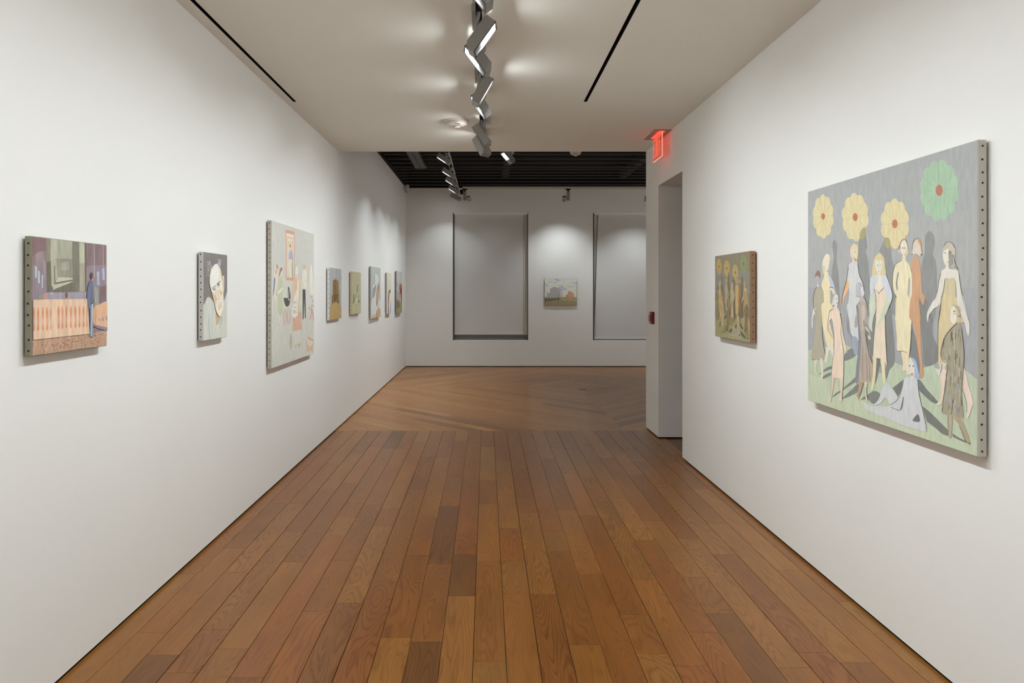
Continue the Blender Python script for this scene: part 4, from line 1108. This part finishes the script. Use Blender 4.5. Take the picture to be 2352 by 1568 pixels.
# --- left wall, third: tall street scene
p3 = Picture()
p3.flat('q3', (192, 188, 174), '138 65 545 185 545 1336 138 1474').flat('q3', (196, 192, 176), '138 600 545 640 545 1336 138 1474')
p3.flat('q3', (206, 152, 124), '271 152 356 175 356 640 275 632').flat('q3', (214, 204, 178), '280 186 349 204 349 606 284 606').flat('q3', (212, 166, 138), '286 216 341 230 341 600 289 598').flat('q3', (212, 202, 172), '291 230 336 242 337 590 293 588').flat('q3', (214, 178, 148), '296 262 333 270 333 588 298 584').flat('q3', (212, 202, 172), '300 276 329 282 330 580 302 578')
p3.oval('q3', (178, 128, 100), 315, 312, 9, 24).oval('q3', (206, 176, 150), 314, 322, 5, 14)
p3.poly('q3', (164, 168, 186), '314 342 326 350 334 390 338 450 330 440 304 432 301 440 303 380').line('q3', (120, 126, 156), 3, '328 352 336 400 338 455').flat('q3', (208, 200, 184), '303 433 331 440 331 604 306 598').line('q3', (206, 150, 126), 3, '309 490 325 492').poly('q3', (150, 166, 120), '331 470 340 465 343 600 334 585')
p3.poly('q3', (210, 196, 168), '170 512 190 505 198 600 186 690 194 792 162 792 168 680 160 600').poly('q3', (118, 128, 162), '162 612 174 625 166 720 150 784 153 740').poly('q3', (118, 128, 162), '181 705 191 775 187 786').oval('q3', (170, 120, 92), 191, 505, 6, 24).oval('q3', (192, 142, 106), 180, 553, 5, 24)
p3.poly('q3', (184, 188, 146), '208 602 228 592 240 640 243 800 238 962 205 956 198 760 202 660').poly('q3', (214, 204, 186), '228 530 240 535 236 575 222 600').poly('q3', (166, 108, 80), '222 520 234 514 240 532 226 560 217 596 212 580').poly('q3', (216, 206, 186), '200 745 238 702 243 722 205 762').line('q3', (150, 160, 118), 4, '215 700 225 710')
for p in ('206 958 219 960 215 1050 209 1050', '226 960 239 960 245 1050 237 1050'): p3.flat('q3', (208, 198, 178), p)
p3.oval('q3', (208, 160, 116), 211, 1052, 5, 6).oval('q3', (208, 160, 116), 243, 1050, 4, 6)
p3.poly('q3', (90, 86, 78), '294 700 306 705 317 760 316 820 306 866 286 884 268 868 257 830 256 801 294 800').flat('q3', (90, 86, 78), '256 800 294 800 294 720 310 760 310 840 258 830').line('q3', (206, 200, 188), 4, '298 728 306 740 298 790 299 815 307 824 310 806')
for cx_, cy_ in ((265, 982), (303, 972)):
    p3.ring('q3', (196, 128, 104), cx_, cy_, 18, 74, 3).ring('q3', (206, 150, 126), cx_, cy_, 12, 58, 3)
p3.poly('q3', (206, 182, 142), '352 620 378 600 402 605 414 680 415 790 406 850 412 930 404 975 340 905 331 850 334 740').poly('q3', (208, 164, 134), '370 640 384 620 382 720 362 755').flat('q3', (206, 162, 132), '341 960 420 925 427 1102 337 1117')
p3.poly('q3', (212, 206, 192), '386 700 398 770 386 850 386 950 372 980 350 988 332 950 336 890 352 800')
for p in ('t 345 530 350 660', 't 350 660 410 700', 't 385 600 385 680', 't 430 590 450 720', 't 490 560 450 620 490 720', 't 535 510 530 690', 't 535 600 570 600', 't 530 690 560 690',
          't 365 790 425 840', 't 385 860 380 960', 't 430 870 430 960', 't 490 840 440 860', 't 500 900 450 930 505 1000', 't 340 1050 385 1105', 't 365 1090 325 1200 400 1280', 't 440 1110 410 1160 440 1210 470 1160 440 1110', 't 540 1080 535 1200', 't 500 1180 570 1210', 't 385 1230 440 1290 520 1250 565 1210'):
    p3.line('t3', (96, 94, 92), 17, p[2:])
p3.poly('q3', (216, 204, 184), '378 498 391 530 392 580 382 602 368 590 365 540').line('q3', (180, 130, 100), 2.5, '370 575 378 590 388 572').line('q3', (176, 160, 140), 2, '368 545 390 545').poly('q3', (218, 210, 196), '382 605 392 640 396 700 386 760 382 700')
for p in ('355 1116 381 1113 373 1246 357 1248', '385 1112 409 1106 402 1242 388 1238'): p3.flat('q3', (202, 197, 184), p)
p3.poly('q3', (196, 178, 134), '357 1242 374 1242 376 1262 360 1278').poly('q3', (190, 170, 124), '388 1236 404 1232 412 1258 398 1266')
p3.oval('q3', (202, 164, 126), 448, 506, 10, 24).poly('q3', (212, 203, 178), '433 560 452 530 470 558 473 620 462 640 472 712 440 718 426 662').line('q3', (186, 172, 140), 3, '432 640 445 690 468 715').flat('q3', (80, 77, 76), '433 718 459 720 463 990 455 995 448 800 442 1002 433 1004')
p3.poly('q3', (216, 208, 184), '500 560 514 484 527 560 537 740 516 775 497 700').line('q3', (190, 176, 140), 2.5, '498 580 498 700').line('q3', (206, 180, 150), 2.5, '524 545 530 700')
p3.ring('q3', (206, 170, 144), 503, 1022, 26, 110, 3).line('q3', (204, 110, 86), 5, '514 868 532 872 543 890').line('q3', (204, 116, 92), 5, '517 870 520 905 512 960 502 1010').line('q3', (204, 110, 86), 5, '519 905 532 960 543 1042').line('q3', (204, 110, 86), 5, '521 945 541 940').line('q3', (124, 152, 120), 7, '487 885 498 900 505 912').oval('q3', (80, 80, 80), 515, 790, 3, 5).oval('q3', (80, 80, 80), 530, 830, 3, 6)
p3.poly('q3', (204, 170, 130), '483 1165 538 1200 535 1212 495 1192').flat('q3', (208, 196, 174), '474 1190 495 1190 534 1212 528 1250 480 1258').line('q3', (200, 130, 100), 4, '483 1170 495 1195 538 1208 528 1252 480 1258 470 1200').line('q3', (200, 130, 100), 4, '498 1218 508 1232').flat('q3', (206, 174, 140), '471 1262 528 1254 528 1300 470 1306')
p3.poly('q3', (178, 170, 148), '318 1140 330 1160 332 1230 322 1300 308 1240 312 1180')
painting('street_scene_painting', -1, 623.4, 720.8, 505.7, 846.7, 617.9, (212, 210, 205), (192, 188, 174), p3,
    'tallest left-wall canvas, pale street scene with a pram and a red framed banner', 26, (178, 172, 156), thick=0.030, sat=0.85)

# --- left wall, the five small ones in the back room
p4 = Picture()
p4.flat('q6', (152, 152, 146), '150 212 406 262 406 1304 150 1338')
rp = random.Random(21)
for i in range(60):
    x, y = rp.uniform(150, 400), rp.uniform(230, 1000)
    p4.line('q6', rp.choice(((140, 146, 158), (166, 162, 152), (134, 138, 150), (158, 156, 144))), rp.uniform(8, 22), '%f %f %f %f' % (x, y, x + rp.uniform(-8, 8), y + rp.uniform(40, 130)))
p4.flat('q6', (128, 92, 40), '232 473 265 490 292 448 306 490 345 510 355 760 362 1020 200 1020 204 830 222 790 224 600').flat('q6', (146, 106, 52), '300 500 345 512 352 780 310 780')
for p, c in (('285 560 306 560 306 680 285 680', (112, 96, 66)), ('252 800 274 800 276 930 256 920', (66, 62, 54)), ('300 790 314 790 312 900 300 890', (84, 72, 50)), ('322 800 346 800 346 925 322 915', (60, 58, 54)), ('336 812 342 812 342 922 336 918', (196, 192, 182))): p4.flat('q6', c, p)
p4.poly('q6', (170, 136, 82), '150 1100 200 1010 230 980 300 960 362 1010 410 1080 410 1306 150 1340')
for i in range(60):
    x, y = rp.uniform(160, 395), rp.uniform(1040, 1280)
    p4.line('q6', rp.choice(((134, 100, 52), (186, 152, 96), (150, 116, 66))), rp.uniform(5, 10), '%f %f %f %f' % (x, y, x + rp.uniform(-14, 14), y + rp.uniform(15, 60)))
small = (196, 193, 189)
painting('tower_painting', -1, 756.3, 783.9, 613.3, 735.8, 751.4, small, (152, 152, 146), p4, 'small canvas of a brown ruined tower on a mound, fourth along the left wall', 11, (186, 182, 174), thick=0.024, mat='paint_rough', sat=0.80)
p5 = Picture()
p5.flat('q6', (178, 166, 124), '628 305 824 345 824 760 628 760').flat('q6', (168, 168, 124), '628 700 828 640 828 1190 628 1220').flat('q6', (178, 168, 122), '628 950 720 900 760 1000 700 1120 628 1160')
p5.flat('q6', (114, 112, 110), '752 580 766 585 750 740 730 730').poly('q6', (120, 116, 110), '660 790 680 800 684 870 690 910 660 990 645 980 660 880').poly('q6', (198, 128, 92), '728 745 736 760 716 860 698 880').poly('q6', (196, 126, 94), '738 745 746 850 752 940 746 930').line('q6', (104, 108, 140), 14, '760 930 775 965 790 900').poly('q6', (200, 140, 110), '735 1000 748 1060 754 1125 724 1125').line('q6', (198, 120, 86), 12, '800 810 818 880').poly('q6', (196, 180, 140), '715 880 735 850 740 960 720 960').oval('q6', (70, 66, 66), 722, 1018, 7, 9).line('q6', (170, 100, 70), 7, '806 930 812 970')
painting('garden_figures_painting', -1, 808, 829, 623, 722, 803.4, small, (178, 166, 124), p5, 'small yellow-green canvas with loose pink marks, fifth along the left wall', 13, (170, 156, 128), thick=0.024, mat='paint_rough', sat=0.78)
p6 = Picture()
p6.flat('q6', (162, 166, 150), '1033 193 1240 235 1240 1262 1033 1312')
p6.poly('q6', (186, 186, 176), '1115 375 1170 380 1195 420 1202 480 1190 550 1150 700 1145 900 1160 1050 1190 950 1240 900 1240 1262 1035 1312 1035 1000 1080 850 1112 800 1135 640 1115 580')
p6.flat('q6', (126, 132, 150), '1104 392 1114 378 1116 578 1104 574').poly('q6', (132, 134, 138), '1110 600 1142 600 1125 750 1095 856 1072 850 1082 660').poly('q6', (196, 194, 184), '1100 580 1120 590 1100 640 1078 655 1085 610')
p6.poly('q6', (172, 116, 74), '1192 545 1212 640 1205 760 1180 890 1156 1042 1143 980 1155 780 1165 660').poly('q6', (188, 150, 108), '1180 700 1195 720 1175 880 1160 900')
p6.poly('q6', (182, 142, 98), '1190 955 1195 1080 1240 1110 1240 1262 1130 1292 1150 1180 1175 1080').poly('q6', (176, 116, 74), '1155 1130 1165 1180 1145 1290 1130 1290').poly('q6', (184, 138, 94), '1105 1190 1115 1240 1105 1296 1090 1298').poly('q6', (184, 138, 94), '1062 1215 1078 1270 1070 1304 1048 1306')
painting('white_bird_painting', -1, 852, 874, 611, 732, 848.4, small, (162, 166, 150), p6, 'grey-green canvas with a white shape and rust patches, sixth along the left wall', 16, (150, 148, 138), thick=0.022, sat=0.75)
p7 = Picture()
p7.flat('q6', (190, 178, 150), '1373 328 1465 342 1465 800 1373 800').flat('q6', (196, 188, 164), '1373 760 1465 760 1465 1197 1373 1212')
p7.poly('q6', (150, 84, 56), '1418 705 1432 730 1420 860 1408 1000 1414 1200 1396 1204 1394 950 1402 780').poly('q6', (200, 196, 180), '1436 760 1456 800 1458 1000 1444 1194 1420 1198 1424 900').oval('q6', (92, 90, 92), 1438, 720, 9, 38).poly('q6', (92, 124, 168), '1441 975 1449 990 1449 1192 1437 1194').oval('q6', (206, 160, 120), 1446, 920, 5, 26)
painting('standing_pair_painting', -1, 888.8, 898.5, 625.5, 721, 885.5, small, (190, 178, 150), p7, 'narrowest canvas on the left wall, rust and white upright forms on cream', 25, (160, 158, 150), thick=0.022, sat=0.80)
p8 = Picture()
p8.flat('q6', (170, 166, 154), '1575 295 1692 320 1692 1000 1575 1000').poly('q6', (120, 128, 158), '1572 530 1590 560 1612 660 1625 690 1600 640 1580 580').poly('q6', (150, 148, 146), '1580 700 1620 740 1610 920 1580 900')
p8.flat('q6', (140, 134, 78), '1575 960 1692 940 1692 1176 1575 1208').poly('q6', (112, 108, 66), '1575 900 1600 920 1620 990 1660 1010 1620 1080 1575 1090')
p8.flat('q6', (156, 90, 60), '1640 540 1668 590 1684 580 1690 520 1692 960 1672 980 1650 760 1610 785 1645 720 1628 690').poly('q6', (120, 58, 38), '1650 690 1690 660 1692 790 1660 780').flat('q6', (166, 104, 74), '1628 780 1640 780 1636 960 1620 980').flat('q6', (150, 84, 60), '1610 920 1640 920 1636 990 1606 1000').flat('q6', (176, 120, 90), '1612 780 1650 745 1654 760 1620 792')
painting('red_barn_painting', -1, 910.7, 923.2, 622, 720.6, 907.3, small, (170, 166, 154), p8, 'farthest canvas on the left wall, red timber building over green ground', 25, (118, 116, 108), thick=0.022, sat=0.75)

# --- back wall: two barns under a cloudy sky
pb = Picture()
pb.flat('qb', (186, 182, 160), '315 310 1490 310 1490 1000 315 1000')
for p in ('690 320 820 325 860 370 940 400 800 395 710 370', '345 445 380 490 420 540 480 590 400 580 345 520', '1270 405 1350 415 1430 450 1480 410 1480 505 1400 490 1330 440', '800 525 900 550 1000 570 1040 640 1160 700 1040 715 980 735 930 660 890 620', '380 780 450 800 520 805 450 845 400 815'): pb.poly('qb', (150, 158, 176), p)
for p in ('420 400 560 380 620 440 520 470', '1000 380 1090 390 1080 420 1010 410', '600 420 760 410 800 460 640 480', '1100 600 1300 560 1440 590 1250 640'): pb.poly('qb', (176, 172, 154), p)
pb.flat('qb', (146, 130, 82), '315 965 1490 975 1490 1278 315 1278').flat('qb', (134, 118, 70), '315 1150 900 1100 1490 1130 1490 1278 315 1278').flat('qb', (100, 92, 66), '315 1020 870 1010 1060 1060 820 1085 560 1115 330 1140').flat('qb', (168, 142, 88), '318 960 400 960 400 1010 318 1020')
pb.flat('qb', (146, 142, 134), '400 885 530 820 545 680 705 610 860 780 880 980 405 992').flat('qb', (156, 152, 140), '770 650 885 640 878 760 850 770').flat('qb', (172, 166, 146), '880 790 950 800 990 870 985 965 885 968').flat('qb', (150, 142, 130), '900 680 935 675 940 790 905 790').flat('qb', (206, 204, 190), '720 590 780 650 765 662 708 612')
pb.line('qb', (84, 78, 68), 9, '400 885 530 818 545 675 705 608').line('qb', (84, 78, 68), 9, '705 608 860 778 878 985').line('qb', (96, 90, 76), 7, '770 645 885 640 880 760').oval('qb', (150, 124, 84), 697, 722, 18, 26).oval('qb', (146, 118, 90), 790, 890, 14, 18)
for i in range(5): pb.flat('qb', (92, 84, 64), '%f 995 %f 992 %f 1025 %f 1028' % tuple(v + i * 104 for v in (362, 420, 420, 362)))
for i in range(4): pb.flat('qb', (190, 184, 166), '%f 995 %f 992 %f 1025 %f 1030' % tuple(v + i * 104 for v in (424, 448, 446, 428)))
pb.oval('qb', (150, 140, 80), 915, 1035, 40, 32).flat('qb', (172, 154, 92), '960 1000 1000 1010 1040 1065 985 1065').line('qb', (90, 84, 56), 12, '885 1000 940 1000').line('qb', (84, 80, 60), 16, '985 990 1060 1060')
pb.flat('qb', (186, 120, 82), '1100 905 1175 875 1178 790 1275 768 1385 880 1390 985 1100 990').line('qb', (150, 94, 62), 6, '1100 905 1175 875 1178 790 1275 768 1385 880 1385 990').oval('qb', (206, 180, 120), 1272, 812, 13, 18).oval('qb', (190, 160, 110), 1225, 915, 14, 18).oval('qb', (196, 150, 100), 1335, 910, 12, 20).flat('qb', (120, 104, 76), '1110 925 1165 922 1165 940 1110 942').flat('qb', (96, 90, 64), '1055 985 1100 985 1100 1000 1055 1000')
painting('barn_painting', 0, 1250.7, 1324.7, 640, 701.3, 0, (184, 182, 177), (186, 182, 160), pb, 'small canvas between the windows, grey barn and orange barn in a field', 0, (110, 98, 78), thick=0.028, sat=0.68)
